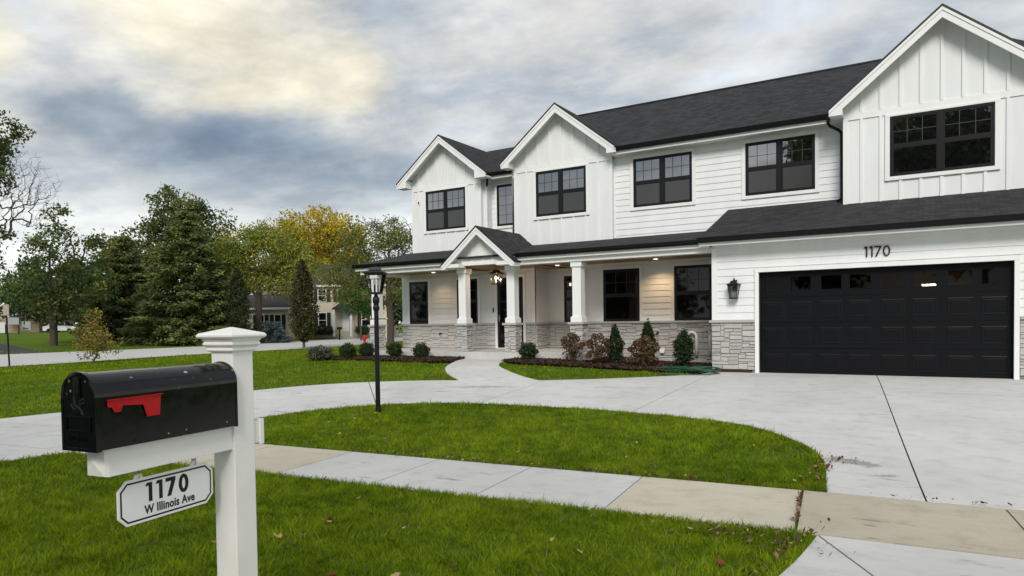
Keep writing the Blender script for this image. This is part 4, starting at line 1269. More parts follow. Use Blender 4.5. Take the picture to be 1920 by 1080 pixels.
for y, z in ((.012, .012), (.155, .012), (.30, .016), (.385, .018), (.60, .02)):
    MB().tube([(BW / 2 - .002, fl(y + .004), z + .004), (BW / 2 + .003, fl(y + .004), z + .004)], .0035 if y > .02 else .008, 8).build('rivet', 'steel' if y > .25 else 'mailbox', mbx)

sg = empty('address_sign', loc(0, -.36, .529), 'white octagonal address sign reading 1170 W Illinois Ave, hung below the mailbox arm', 'sign', rz=RZ)
Y0, Y1, SZ = -.232, .227, .177; ch = .036
def octo(i): return [(Y0 + ch * 1 + i * .41, i), (Y1 - ch - i * .41, i), (Y1 - i, ch + i * .41), (Y1 - i, SZ - ch - i * .41), (Y1 - ch - i * .41, SZ - i), (Y0 + ch + i * .41, SZ - i), (Y0 + i, SZ - ch - i * .41), (Y0 + i, ch + i * .41)]
p = MB(); p.prism([(-.003, y, z) for y, z in octo(0)], (.006, 0, 0)); plate = p.build('plate', 'signwhite', sg, bevel=.001, seg=1)
p = MB(); o1, o2 = octo(.0105), octo(.0175)
for i in range(8):
    j = (i + 1) % 8; p.poly([(.0036, *o1[i]), (.0036, *o1[j]), (.0036, *o2[j]), (.0036, *o2[i])])
p.build('border', 'signblack', plate)
w_, gap_ = .076, .0155
y_ = -.112
for ch_ in '1170':
    M = Matrix(((0, 0, 1, .0034), (w_ * 1.05, 0, 0, y_), (0, w_, 0, .076), (0, 0, 0, 1)))
    me, wd = digit_mesh(ch_, .205, M, .0006); link('number_digit', me, 'signblack', plate); y_ += wd * w_ * 1.05 + gap_
def sign_letters(body, y0, w, z, h, off, space=1.0):
    full = text_mesh(body, .1, .0004, off, space); A0, A1, c, d = bounds(full)
    for i, ch_ in enumerate(body):
        if ch_ == ' ': continue
        pre = text_mesh(body[:i + 1], .1, .0004, off, space); right = bounds(pre)[1]
        me = text_mesh(ch_, .1, .0004, off, space, name='letter'); a, b, _, _ = bounds(me)
        M = Matrix(((0, 0, 1, .0038), (w / (A1 - A0), 0, 0, y0 + (right - b - A0) * w / (A1 - A0)), (0, h / (d - c), 0, z - c * h / (d - c)), (0, 0, 0, 1)))
        me.transform(M); link('letter', me, 'signblack', plate)
sign_letters('W Illinois Ave', -.118, .244, .028, .036, .0026, 1.05)
for y in (-.140, .130):
    p = MB(); p.prism([(-.0028, y - .022, SZ - .004), (-.0028, y + .022, SZ - .004), (-.0028, y + .014, SZ + .016), (-.0028, y - .014, SZ + .016)], (.0056, 0, 0)); p.build('tab', 'signwhite', plate)
    c = MB(); c.tube([(.012 * math.sin(a), y, SZ + .013 + .013 * math.cos(a)) for a in np.linspace(0, 2 * math.pi, 13)], .0022, 6); c.tube([(0, y + .011 * math.sin(a), SZ + .029 + .009 * math.cos(a)) for a in np.linspace(0, 2 * math.pi, 13)], .0022, 6); c.tube([(0, y, SZ + .034), (0, y, .2179)], .0025, 6)
    c.build('eye_hook', 'steel', sg)

# ================================================================== lanterns
def lantern(parent, z0, z1, wb, wt, mat='black', lit=False, roof=.09, candles=3, cx=0, cy=0, glass='clearglass', sleeve='pvc'):
    """tapered four sided lantern from z0 (bottom) to z1 (eave)"""
    c = (cx, cy, 0); h = z1 - z0
    def corner(s, t, f): w = wb + (wt - wb) * f; return (cx + s * w, cy + t * w, z0 + h * f)
    fr = MB()
    for s in (-1, 1):
        for t in (-1, 1): fr.tube([corner(s, t, 0), corner(s, t, 1)], wt * .055 + .003, 4)
    for f, w in ((0, wb), (1, wt)):
        q = w; zz = z0 + h * f; b = .010 + wt * .03
        fr.box(cx - q - b, cx + q + b, cy - q - b, cy - q + b, zz - b, zz + b).box(cx - q - b, cx + q + b, cy + q - b, cy + q + b, zz - b, zz + b).box(cx - q - b, cx - q + b, cy - q, cy + q, zz - b, zz + b).box(cx + q - b, cx + q + b, cy - q, cy + q, zz - b, zz + b)
    frame = fr.build('lantern_frame', mat, parent)
    for s, t in ((1, 0), (-1, 0), (0, 1), (0, -1)):
        a = corner(s if s else -1, t if t else -1, .02); b = corner(s if s else 1, t if t else 1, .02); cc = corner(s if s else 1, t if t else 1, .98); d = corner(s if s else -1, t if t else -1, .98)
        MB().poly([a, b, cc, d]).build('glass_pane', glass, frame)
    rf = MB(); w = wt
    rf.lathe([(w * 1.22, z1), (w * 1.22, z1 + roof * .14), (w * .92, z1 + roof * .32), (w * .60, z1 + roof * .55), (w * .56, z1 + roof * .85), (w * .30, z1 + roof)], c=c, square=True)
    rf.build('lantern_roof', mat, parent)
    fn = MB(); fn.lathe([(w * .10, z1 + roof), (w * .14, z1 + roof * 1.1), (w * .06, z1 + roof * 1.25)], 10, c); fn.build('finial', mat, parent)
    for k in range(candles):
        a = 2 * math.pi * k / max(1, candles) + .4; r = wb * .42 if candles > 1 else 0
        x, y = cx + r * math.cos(a), cy + r * math.sin(a)
        cs = MB(); cs.tube([(x, y, z0 + .01), (x, y, z0 + h * .42)], wt * .07, 8); cnd = cs.build('candle_sleeve', sleeve, parent)
        bl = MB(); bl.lathe([(wt * .04, z0 + h * .42), (wt * .11, z0 + h * .52), (wt * .09, z0 + h * .62), (wt * .02, z0 + h * .74)], 10, (x, y, 0)); bl.build('bulb', 'bulb' if lit else 'clearglass', cnd, smooth=True)
    bs = MB().box(cx - wb, cx + wb, cy - wb, cy + wb, z0 - .008, z0 + .006).build('lantern_floor', mat, parent)

LX, LY = -7.02, -8.09; lz = H(LX, LY)
lp = empty('lamp_post', (LX, LY, lz), 'black lamp post with tapered glass lantern on the island lawn', 'lamp post', rz=math.radians(31))
MB().lathe([(.048, -.05), (.048, .05), (.042, .09), (.039, 1.70), (.039, 1.88)], 16).build('pole', 'black', lp, smooth=False)
MB().lathe([(.042, 1.74), (.055, 1.76), (.058, 1.80), (.046, 1.83), (.046, 1.86), (.058, 1.885), (.060, 1.93), (.050, 1.97), (.030, 1.99), (.030, 2.03)], 16).build('collar', 'black', lp)
MB().tube([(-.17, 0, 1.60), (.17, 0, 1.60)], .009, 8).build('ladder_rest', 'black', lp)
for s in (-1, 1): MB().lathe([(.004, -.018), (.016, -.010), (.018, 0), (.016, .010), (.004, .018)], 10, (s * .18, 0, 1.60)).build('ball_end', 'brass', lp, smooth=True)
lantern(lp, 2.04, 2.375, .088, .150, roof=.11, candles=3, sleeve='black')

wl = empty('wall_lantern', (-2.99, -.02, 1.76), 'black wall lantern with clear glass left of the garage door', 'lantern')
MB().box(-.055, .055, -.012, .004, .20, .46).build('back_plate', 'black', wl, bevel=.006)
MB().tube([(0, -.01, .40), (0, -.05, .47), (0, -.11, .50), (0, -.13, .46), (0, -.13, .42)], .011, 8).build('bracket_arm', 'black', wl)
lantern(wl, .02, .335, .075, .115, roof=.10, candles=3, cy=-.13)

pn = empty('pendant_lantern', (-10.29, .80, 2.42), 'lit bronze pendant lantern hanging in the entry portico', 'lantern')
lantern(pn, .03, .35, .105, .140, 'bronze', lit=True, roof=.10, candles=3)
MB().tube([(0, 0, .46), (0, 0, .575)], .008, 8).build('chain', 'bronze', pn); MB().lathe([(.06, .565), (.06, .579)], 16).build('canopy', 'bronze', pn)
pl_ = bpy.data.lights.new('pendant_lamp', 'POINT'); pl_.energy = 7; pl_.color = (1, .68, .38); pl_.shadow_soft_size = .05
plo = bpy.data.objects.new('pendant_lamp', pl_); COL.objects.link(plo); plo.parent = pn; plo.location = (0, 0, .2)

# ================================================================== leaves, shrubs, trees
def leaf_mesh(name, C, size, cols, r, aspect=.5, up=None, droop=0.):
    n = len(C)
    a = r.normal(size=(n, 3)); a[:, 2] -= droop; a /= np.linalg.norm(a, axis=1)[:, None]
    b = np.cross(a, r.normal(size=(n, 3)) + (0 if up is None else up)); b /= np.linalg.norm(b, axis=1)[:, None] + 1e-9
    s = (size * r.uniform(.6, 1.35, n))[:, None]
    V = np.stack([C - a * s * .5, C + b * s * aspect * .5, C + a * s * .5, C - b * s * aspect * .5], 1).reshape(-1, 3)
    return np_mesh(name, V, np.arange(4 * n), 4, np.repeat(cols, 4, 0))

def pick_cols(r, n, palette, jit=.18):
    w = np.array([p[1] for p in palette], float); w /= w.sum()
    idx = r.choice(len(palette), n, p=w)
    return np.array([p[0] for p in palette])[idx] * np.clip(r.normal(1, jit, (n, 1)), .4, 1.8)

def skeleton(trunk, pts, r, bow=.12, zpen=1.5):
    """connect pts to the trunk polyline; returns nodes, parents, descendants"""
    nodes = [np.array(t, float) for t in trunk]; par = [-1] + list(range(len(trunk) - 1))
    t0 = np.array(trunk[-1]); pts = np.array(pts)
    base = np.array(trunk)
    dist = np.min(np.linalg.norm(pts[:, None] - base[None], axis=2), axis=1)
    for i in np.argsort(dist):
        p = pts[i]; N = np.array(nodes); d = np.linalg.norm(N - p, axis=1)
        d = d + zpen * np.maximum(0, N[:, 2] - p[2] + .25 * np.linalg.norm(N[:, :2] - p[:2], axis=1))
        d[0] += 100
        j = int(np.argmin(d)); q = nodes[j]; L = np.linalg.norm(p - q)
        k = 2 if L > 1.2 else 1
        prev = j
        for m in range(1, k + 1):
            f = m / (k + 1); mid = q * (1 - f) + p * f + r.normal(0, .045 * L, 3) + np.array([0, 0, -bow * L * math.sin(math.pi * f) * .6])
            nodes.append(mid); par.append(prev); prev = len(nodes) - 1
        nodes.append(p); par.append(prev)
    cnt = np.ones(len(nodes))
    for i in range(len(nodes) - 1, 0, -1):
        if par[i] >= 0: cnt[par[i]] += cnt[i]
    return nodes, par, cnt

def limbs_mesh(name, nodes, par, cnt, twig, r0, n=5):
    tot = cnt[0]
    rad = np.maximum(twig, r0 * (cnt / tot) ** .58)
    V = []; F = []
    for i in range(1, len(nodes)):
        p, q = nodes[par[i]], nodes[i]; t = q - p; L = np.linalg.norm(t)
        if L < 1e-6: continue
        t = t / L; a = np.cross(t, [.3, .2, .9]); a /= np.linalg.norm(a) + 1e-9; b = np.cross(t, a)
        k = len(V); r1 = min(rad[par[i]], rad[i] * 1.7); r2 = rad[i]
        for c, rr in ((p, r1), (q, r2)):
            for j in range(n):
                g = 2 * math.pi * j / n; V.append(c + (a * math.cos(g) + b * math.sin(g)) * rr)
        for j in range(n): F.extend((k + j, k + (j + 1) % n, k + n + (j + 1) % n, k + n + j))
    return np_mesh(name, np.array(V), np.array(F), 4, smooth=True)

VZ = math.radians(31.56)
def tree(name, label, xy, lobes, nclus, nleaf, lsize, palette, th, tr, seed, bare=(), nbare=0, spread=.5, cat='tree', group=None, twig=.018, lean=(0, 0), bark='bark', aspect=.55, z0=None, gain=1.75):
    """lobes: (x, z, rx, rz) in the tree's own frame, x to the right seen from the street corner"""
    r = np.random.default_rng(seed)
    root = empty(name, (xy[0], xy[1], H(*xy) - .05 if z0 is None else z0), label, cat, group, rz=VZ)
    def sample(lb, n):
        vol = np.array([l[2] * l[2] * l[3] for l in lb]) ** .8; k = r.choice(len(lb), n, p=vol / vol.sum())
        u = r.normal(size=(n, 3)); u /= np.linalg.norm(u, axis=1)[:, None]; u *= (r.uniform(.06, 1, n) ** .45)[:, None]
        L = np.array(lb)[k]
        return np.stack([L[:, 0] + u[:, 0] * L[:, 2], u[:, 1] * L[:, 2], L[:, 1] + u[:, 2] * L[:, 3]], 1), k
    C, k = sample(lobes, nclus)
    pts = C
    if nbare:
        Bp, _ = sample(bare, nbare); pts = np.concatenate([C, Bp])
    m = 7
    trunk = [(lean[0] * f + math.sin(f * 5 + seed) * .12 * f, lean[1] * f + math.cos(f * 4 + seed) * .1 * f, th * f) for f in np.linspace(0, 1, m)]
    nodes, par, cnt = skeleton(trunk, pts, r)
    me = limbs_mesh('trunk', nodes, par, cnt, twig, tr)
    link('trunk', me, bark, root)
    sp = spread * r.uniform(.6, 1.3, nclus)
    per = r.poisson(nleaf / nclus, nclus); idx = np.repeat(np.arange(nclus), per)
    P = C[idx] + np.clip(r.normal(size=(len(idx), 3)), -1.5, 1.5) * sp[idx][:, None] * np.array([1, 1, .7])
    cc = (pick_cols(r, nclus, palette, .22)[idx] * .65 + pick_cols(r, len(idx), palette, .2) * .35) * gain * 1.18
    link('crown', leaf_mesh('crown', P, lsize, cc, r, aspect), 'leaf', root, kind='stuff')
    return root

def conifer(name, label, xy, h, hw, zlow, n_whorl, seed, palette, lsize=.34, nneed=26000, z0=None, droop=.25, cat='tree', shape=.75):
    r = np.random.default_rng(seed)
    root = empty(name, (xy[0], xy[1], H(*xy) - .05 if z0 is None else z0), label, cat, rz=VZ)
    V = MB(); V.tube([(0, 0, 0), (.1, 0, h * .5), (0, .05, h)], [h * .022, h * .014, .03], 8); V.build('trunk', 'bark', root)
    br = MB(); cen = []; dirs = []
    for i in range(n_whorl):
        f = (i + r.uniform(-.3, .3)) / n_whorl; f = min(max(f, 0), .985); z = zlow + (h - zlow) * f
        Lr = hw * (1 - f) ** shape * (1.0 if f > .1 else .8 + 2 * f)
        nb = 6 + int(5 * (1 - f))
        for b in range(nb):
            a = 2 * math.pi * (b + r.uniform(-.4, .4)) / nb + i * .9; L = Lr * r.uniform(.68, 1.12) + .15
            pts = []
            for s in np.linspace(0, 1, 6):
                pts.append((math.cos(a) * L * s, math.sin(a) * L * s, z - droop * L * s * .9 + droop * L * .55 * s * s + .12 * L * s * (f)))
            br.tube(pts, [.05 * (1 - f) + .02, .045 * (1 - f) + .015, .03, .02, .012, .006], 4, cap=False)
            k = max(4, int(L * 9)); ss_ = r.uniform(.12, 1, k) ** .7
            for s in ss_:
                j = min(4, int(s * 5)); w = s * 5 - j
                p = np.array(pts[j]) * (1 - w) + np.array(pts[j + 1]) * w
                sd = r.normal(0, 1) * (.10 + .24 * L * (1.15 - s)) * .55
                p = p + np.array([-math.sin(a), math.cos(a), 0]) * sd + np.array([0, 0, -abs(sd) * .22 + r.normal(0, .05)])
                cen.append(p); dirs.append((math.cos(a) * 1.0 - math.sin(a) * np.sign(sd) * .6, math.sin(a) + math.cos(a) * np.sign(sd) * .6, -.10))
    br.build('branches', 'bark', root, kind='stuff')
    cen = np.array(cen); dirs = np.array(dirs); per = max(1, int(nneed / len(cen))); idx = np.repeat(np.arange(len(cen)), per); n = len(idx)
    a = dirs[idx] + r.normal(0, .42, (n, 3)); a /= np.linalg.norm(a, axis=1)[:, None]
    b = np.cross(a, r.normal(size=(n, 3)) * .6 + [0, 0, 1]); b /= np.linalg.norm(b, axis=1)[:, None]
    P = cen[idx] + r.normal(0, .20, (n, 3)) * [1, 1, .62]
    s = (lsize * r.uniform(.6, 1.3, n))[:, None]
    Vv = np.stack([P - a * s * .5, P + b * s * .17, P + a * s * .5, P - b * s * .17], 1).reshape(-1, 3)
    cc = (pick_cols(r, len(cen), palette, .25)[idx] * .7 + pick_cols(r, n, palette, .2) * .3) * 3.5
    link('crown', np_mesh('crown', Vv, np.arange(4 * n), 4, np.repeat(cc, 4, 0)), 'leaf', root, kind='stuff')
    return root

def shrub(name, label, xy, rx, rz, zc, n, lsize, palette, seed, group=None, stems=6, cat='shrub', shape='ball', up=None, z0=None):
    r = np.random.default_rng(seed)
    root = empty(name, (xy[0], xy[1], H(*xy) + .03 if z0 is None else z0), label, cat, group)
    u = r.normal(size=(n, 3)); u /= np.linalg.norm(u, axis=1)[:, None]; rad = r.uniform(.15, 1, n) ** .42
    # lumpy outline
    lump = 1 + .13 * np.sin(u[:, 0] * 5 + seed) * np.sin(u[:, 1] * 6) + .10 * np.sin(u[:, 2] * 8 + seed * 2) + r.normal(0, .05, n)
    P = u * (rad * lump)[:, None]
    if shape == 'cone':
        t = (P[:, 2] + 1) / 2; k = np.clip(1.12 - t * .80, .26, 1.1) * (1 + .22 * np.sin(u[:, 0] * 9 + seed) * np.sin(t * 13)); P[:, 0] *= k; P[:, 1] *= k
    P = P * [rx, rx, rz] + [0, 0, zc]; P[:, 2] = np.maximum(P[:, 2], .02)
    cc = pick_cols(r, n, palette, .25) * 1.35
    link('foliage', leaf_mesh('foliage', P, lsize, cc, r, .55, up), 'leaf', root, kind='stuff')
    m = MB()
    for i in range(stems):
        a = r.uniform(0, 6.28); q = r.uniform(.2, .75)
        m.tube([(0.02 * math.cos(a), .02 * math.sin(a), -.03), (rx * q * .5 * math.cos(a), rx * q * .5 * math.sin(a), zc * .6), (rx * q * math.cos(a), rx * q * math.sin(a), zc + rz * r.uniform(0, .6))], [.010, .007, .003], 5)
    m.build('stems', 'twig', root, kind='stuff')
    return root

DK = [((.018, .034, .012), 3), ((.028, .050, .016), 2), ((.045, .062, .022), 1)]
shrub('boxwood', 'small round dark boxwood at the left end of the bed, nearest the grey shrub', (-14.72, -1.02), .27, .23, .23, 2600, .05, DK, 41)
shrub('boxwood', 'small round dark boxwood behind the lamp post by the corner column', (-14.3, -.62), .25, .24, .24, 2600, .05, DK, 42)
shrub('boxwood', 'dark boxwood just right of the lamp post below the left porch window', (-13.2, -.55), .25, .25, .25, 2600, .05, DK, 43)
shrub('boxwood', 'round dark boxwood in the left bed nearest the front walk', (-12.2, -.50), .27, .23, .23, 2600, .05, DK, 44)
shrub('boxwood', 'round dark boxwood right of the front walk beside the porch step', (-8.42, -.55), .26, .25, .25, 2800, .05, DK, 45)
shrub('lavender_bush', 'low grey-green bushy plant at the far left tip of the bed', (-15.25, -1.7), .40, .25, .20, 2600, .075, [((.12, .13, .09), 2), ((.075, .095, .05), 2), ((.15, .14, .10), 1)], 46, up=np.array([0, 0, 2.]))
YW = [((.014, .030, .010), 3), ((.030, .050, .016), 2), ((.050, .062, .025), .6)]
shrub('yew', 'upright dark yew behind the left brown hydrangea pair', (-6.25, .35), .30, .52, .52, 3600, .06, YW, 51, shape='cone')
shrub('yew', 'tall narrow yew rising behind the middle hydrangea', (-5.55, .95), .30, .62, .62, 3600, .06, YW, 52, shape='cone')
shrub('yew', 'full dark yew by the white bent pipe near the garage', (-4.46, .62), .25, .48, .50, 3600, .06, YW, 53)

def hydrangea(label, xy, rx, h, nh, seed, low=True):
    r = np.random.default_rng(seed); root = empty('hydrangea', (xy[0], xy[1], H(*xy) + .03), label, 'shrub', 'dry brown hydrangeas along the porch bed')
    st = MB(); P = []; cols = []; heads = []
    for i in range(nh):
        a = r.uniform(0, 6.28); q = math.sqrt(r.uniform(0, 1)); z = h * (.62 + .36 * (1 - q * q)) + r.normal(0, .04)
        if low and i % 3 == 0: z *= r.uniform(.35, .75)
        c = np.array([rx * q * math.cos(a), rx * q * math.sin(a), max(.12, z)]); heads.append(c)
        st.tube([(.03 * math.cos(a), .03 * math.sin(a), -.02), tuple(c * [.45, .45, .5]), tuple(c)], [.008, .006, .004], 5)
    st.build('stems', 'twig', root, kind='stuff')
    pal = [((.13, .072, .042), 3), ((.20, .125, .075), 2), ((.075, .042, .028), 2), ((.26, .18, .12), .8)]
    for c in heads:
        n = 120; u = r.normal(size=(n, 3)); u /= np.linalg.norm(u, axis=1)[:, None]; R = r.uniform(.065, .095)
        pts = c + u * (r.uniform(.5, 1, n) ** .4)[:, None] * R * [1, 1, .85]
        tone = r.uniform(.7, 1.25)
        link('flower_head', leaf_mesh('flower_head', pts, .036, pick_cols(r, n, pal, .2) * tone, r, .8), 'dryleaf', root)
    n = 240; u = r.normal(size=(n, 3)); u /= np.linalg.norm(u, axis=1)[:, None]
    pts = u * (r.uniform(.1, 1, n) ** .5)[:, None] * [rx * .85, rx * .85, h * .38] + [0, 0, h * .45]
    link('leaves', leaf_mesh('leaves', pts, .085, pick_cols(r, n, [((.16, .11, .05), 2), ((.09, .075, .03), 1), ((.12, .055, .03), 1)], .2), r, .6), 'dryleaf', root, kind='stuff')
hydrangea('brown hydrangea with bare stems in front of the right porch pier', (-7.12, -.45), .31, .74, 18, 61, low=False)
hydrangea('dense brown hydrangea right of the porch pier, left of the first yew', (-6.42, -.35), .30, .78, 24, 62)
hydrangea('widest brown hydrangea in front of the tall narrow yew', (-5.33, .05), .38, .74, 28, 63)

# green garden hose heaped on the drive edge
r = np.random.default_rng(71); hz = empty('garden_hose', (-4.0, -.45, H(-4.0, -.45)), 'tangled green garden hose heaped beside the garage stone pier', 'hose')
pts = []; t = 0
for i in range(230):
    a = i * .33 + .35 * math.sin(i * .05); R = .42 + .13 * math.sin(i * .21) + .06 * math.sin(i * .77)
    pts.append((R * 1.05 * math.cos(a) + .12 * math.sin(i * .037), R * .42 * math.sin(a) + .08 * math.cos(i * .06), .045 + .055 * (1 + math.sin(i * .43)) * (.3 + i / 300) * .8))
pts += [(.55, -.12, .035), (.72, -.28, .03), (.62, -.62, .03), (.2, -.85, .03), (-.35, -.9, .03)]
pts = [(q[0] * 1.15, q[1] * 1.2, q[2] * 1.15) for q in pts]; m = MB(); m.tube(pts, .013, 6); m.build('coil', 'hosegreen', hz, smooth=True)

# ================================================================== across the side street
OAK = [((.022, .038, .012), 3), ((.038, .052, .015), 3), ((.075, .070, .020), 1.2), ((.11, .075, .022), .4)]
YG = [((.085, .100, .016), 3), ((.060, .080, .015), 2), ((.15, .13, .018), 1.6), ((.045, .060, .014), 1)]
GOLD = [((.225, .168, .012), 3), ((.155, .125, .014), 2), ((.095, .10, .015), 1.4), ((.27, .19, .012), 1)]
OLV = [((.062, .075, .016), 3), ((.085, .085, .018), 2), ((.115, .095, .020), 1), ((.035, .05, .012), 1.5)]
GRN = [((.028, .068, .012), 3), ((.042, .085, .015), 2), ((.022, .045, .01), 1)]
PINE = [((.033, .046, .017), 3), ((.048, .060, .019), 2), ((.075, .080, .024), 1.6), ((.018, .028, .011), .6)]
MUT = [((.035, .058, .016), 3), ((.060, .075, .018), 2), ((.125, .105, .025), .9), ((.020, .035, .012), 2)]

tree('maple_tree', 'sparse leafy tree with upright branches left of the big pine', (-60.6, 12.0), [(.2, 5.8, 2.3, 4.2), (1, 10.2, .9, 1.6), (-.8, 9.2, .9, 1.6), (3.9, 8.0, 1.4, 1.8), (3.1, 5, 2.2, 2.2), (-2.4, 4.5, 1.8, 1.8)], 200, 8500, .27, MUT, 7.5, .30, 101, spread=.42, gain=2.3)
tree('oak_tree', 'tall dark green oak rising behind the big pine', (-77, 34.7), [(-2.5, 10.5, 4, 4), (2.5, 11, 4, 4.5), (0, 14.6, 3.8, 3.0), (-4, 8, 3, 3), (4.5, 8.5, 3, 3)], 300, 15000, .42, OAK, 11, .5, 102, spread=.65, gain=2.4)
conifer('pine_tree', 'broad dark pine with drooping branches behind the mailbox', (-55.6, 20.8), 12.0, 5.4, .5, 27, 103, PINE, nneed=64000, lsize=.42)
conifer('pine_tree', 'shorter dark pine overlapping the left side of the broad pine', (-64.5, 20.0), 10.2, 4.6, .4, 22, 104, PINE, nneed=46000, lsize=.42)
tree('locust_tree', 'yellow-green tree with a forked trunk in front of the beige house', (-53.67, 26.68), [(.5, 7.7, 3.2, 3.2), (-1.8, 9.2, 2, 2.2), (2.7, 8, 2.2, 2.4), (.7, 10.2, 2, 1.5), (2.6, 5.4, 2.2, 1.2), (-2.2, 6.5, 1.8, 1.8), (4.2, 7.2, 1.8, 2.2), (-3.4, 8.2, 1.8, 2.0)], 330, 21000, .23, YG, 6.5, .33, 105, spread=.48, gain=2.3)
tree('golden_tree', 'golden yellow autumn tree behind the beige house', (-65.4, 45.3), [(0, 12.6, 4.2, 3.2), (-3.6, 12.8, 3.0, 2.4), (3.4, 12.8, 2.8, 2.4), (-2.9, 10, 2.8, 2.8), (2.9, 10.5, 2.8, 3), (0, 7, 4.2, 2.6), (-4.6, 8.6, 2.4, 2.6), (4.4, 8.5, 2.4, 2.6)], 320, 24000, .34, GOLD, 9, .4, 106, spread=.6, gain=2.1)
tree('honey_locust', 'olive open-crowned tree with dark limbs left of the white house', (-36.4, 25.6), [(-1.2, 7.9, 2.8, 2.2), (.5, 8.6, 2, 1.5), (-2.7, 5.8, 2, 2.2), (.3, 5, 2.6, 2), (2.2, 7, 2.2, 2.4), (3.0, 4.8, 2, 2), (-3.8, 5.8, 1.8, 1.6), (-4.2, 4.6, 1.6, 1.4)], 320, 18500, .17, OLV, 5.0, .30, 107, bare=[(-1.0, 9.4, 2.4, 1.0), (1.5, 9.3, 1.6, .9)], nbare=140, spread=.40, gain=2.2)
tree('young_maple', 'small bright green tree in front of the beige house entrance', (-46.9, 33.2), [(0, 4.8, 1.7, 2.4), (.6, 3.6, 1.6, 1.2), (-.9, 4.0, 1.2, 1.3)], 110, 8500, .20, GRN, 3.2, .10, 108, spread=.36)
tree('dark_tree', 'dark green tree behind the porch corner column', (-50.5, 46), [(0, 4.2, 3.6, 2.6), (3.5, 3.8, 2.6, 2.4), (-3, 3.4, 2.4, 2.2), (1, 6.2, 3, 2)], 170, 9500, .36, [((.018, .034, .010), 3), ((.03, .05, .014), 2)], 4.5, .3, 109, spread=.6)
tree('elm_tree', 'half bare tree with thin twigs entering at the left edge', (-56.1, 1.73), [(6.0, 14.6, 1.5, 1.1), (5.2, 13.2, 1.6, 1.0), (5.7, 11.5, 1.8, 1.0), (4.0, 12.5, 1.6, 2.2), (3.0, 9.5, 2, 1.2), (4.8, 8.2, 1.4, .8), (1.8, 14, 2.4, 2.0), (4.6, 6.4, 1.3, 1.2)], 230, 9500, .24, [((.028, .045, .014), 3), ((.05, .075, .018), 2), ((.08, .10, .02), .6)], 8, .17, 110, bare=[(7.5, 11.2, 2.0, 1.5), (7.2, 9.7, 2.2, 1.5), (6.4, 12.4, 2.0, 1.3), (8.2, 10.6, 1.2, .9)], nbare=760, spread=.32, twig=.0075, gain=1.5)
def columnar(label, xy, h, rx, seed, pal):
    r = np.random.default_rng(seed); root = empty('columnar_tree', (xy[0], xy[1], H(*xy) - .02), label, 'tree', rz=VZ)
    n = 9000; t = r.uniform(0, 1, n); prof = np.sin(np.clip(t, 0, 1) ** .75 * math.pi) ** .6 * (1 - .35 * t)
    a = r.uniform(0, 6.28, n); q = r.uniform(0, 1, n) ** .45 * (1 + .18 * np.sin(a * 3 + t * 17) + .12 * np.sin(a * 5 - t * 31))
    P = np.stack([np.cos(a) * q * prof * rx, np.sin(a) * q * prof * rx, h * (.09 + .91 * t)], 1) + r.normal(0, .05, (n, 3))
    link('crown', leaf_mesh('crown', P, .17, pick_cols(r, n, pal, .25) * 1.5, r, .6), 'leaf', root, kind='stuff')
    m = MB(); m.tube([(0, 0, 0), (0, 0, h * .3), (.02, 0, h * .9)], [.10, .07, .02], 8)
    for i in range(14):
        b = r.uniform(0, 6.28); z = r.uniform(.08, .5) * h; m.tube([(0, 0, z), (rx * .45 * math.cos(b), rx * .45 * math.sin(b), z + h * .12), (rx * .7 * math.cos(b), rx * .7 * math.sin(b), z + h * .32)], [.03, .02, .006], 5)
    m.build('trunk', 'bark', root)
columnar('narrow upright brown-green tree by the road right of the mailbox post', (-36.6, 16.8), 6.1, 1.05, 121, [((.030, .036, .012), 3), ((.060, .045, .018), 2), ((.045, .055, .016), 2), ((.095, .055, .022), .6)])
columnar('narrow dark tree just above the white mailbox post cap', (-51.3, 22.6), 6.6, 1.3, 122, [((.022, .032, .012), 3), ((.035, .045, .015), 2), ((.05, .05, .018), 1)])
tree('young_redbud', 'small yellow-brown multi-stemmed young tree beside the road', (-32.2, .35), [(0, 1.3, .75, .62), (.35, .85, .75, .5), (-.35, .8, .55, .5), (0, 2.1, .32, .5), (-.15, 1.8, .35, .3)], 110, 2600, .10, [((.13, .115, .02), 3), ((.15, .105, .022), 2), ((.085, .09, .02), 2), ((.15, .07, .028), .6)], .5, .05, 123, spread=.16, twig=.008, cat='tree', bark='twig')
shrub('evergreen_shrub', 'wide dark evergreen mound at the foot of the left pine', (-61.7, 19.4), 2.0, 1.35, 1.2, 5000, .28, [((.014, .028, .010), 3), ((.022, .04, .014), 2)], 131)
sp_ = conifer('blue_spruce', 'low spreading blue-green spruce in front of the beige house wing', (-50.6, 25.6), 2.0, 1.7, .15, 8, 132, [((.022, .034, .033), 3), ((.034, .046, .045), 2), ((.014, .022, .021), 1)], lsize=.26, nneed=7000, droop=.35, cat='shrub', shape=.45)
BGP = [([((.06, .06, .02), 2), ((.10, .085, .025), 1), ((.035, .045, .016), 2)], 'olive tree far behind the road sign post', 9, 5.2, -114.6, 24.6),
       ([((.14, .055, .03), 2), ((.09, .06, .025), 2)], 'reddish brown tree at the far left edge', 7, 4.0, -117, 17.8),
       ([((.02, .035, .012), 3), ((.03, .048, .015), 2)], 'dark background tree behind the sparse leafy tree', 11, 7.2, -102, 30.5),
       ([((.015, .03, .012), 3), ((.024, .04, .014), 2)], 'dark background tree between the leafy tree and the pines', 12, 7.0, -92, 34.5),
       ([((.045, .06, .018), 3), ((.07, .075, .02), 2)], 'olive background tree behind the columnar tree and house wing', 12, 5.4, -72, 36.5),
       ([((.05, .06, .016), 3), ((.09, .085, .02), 2)], 'tall olive tree filling the gap behind the golden tree', 15, 6.0, -72, 50.5)]
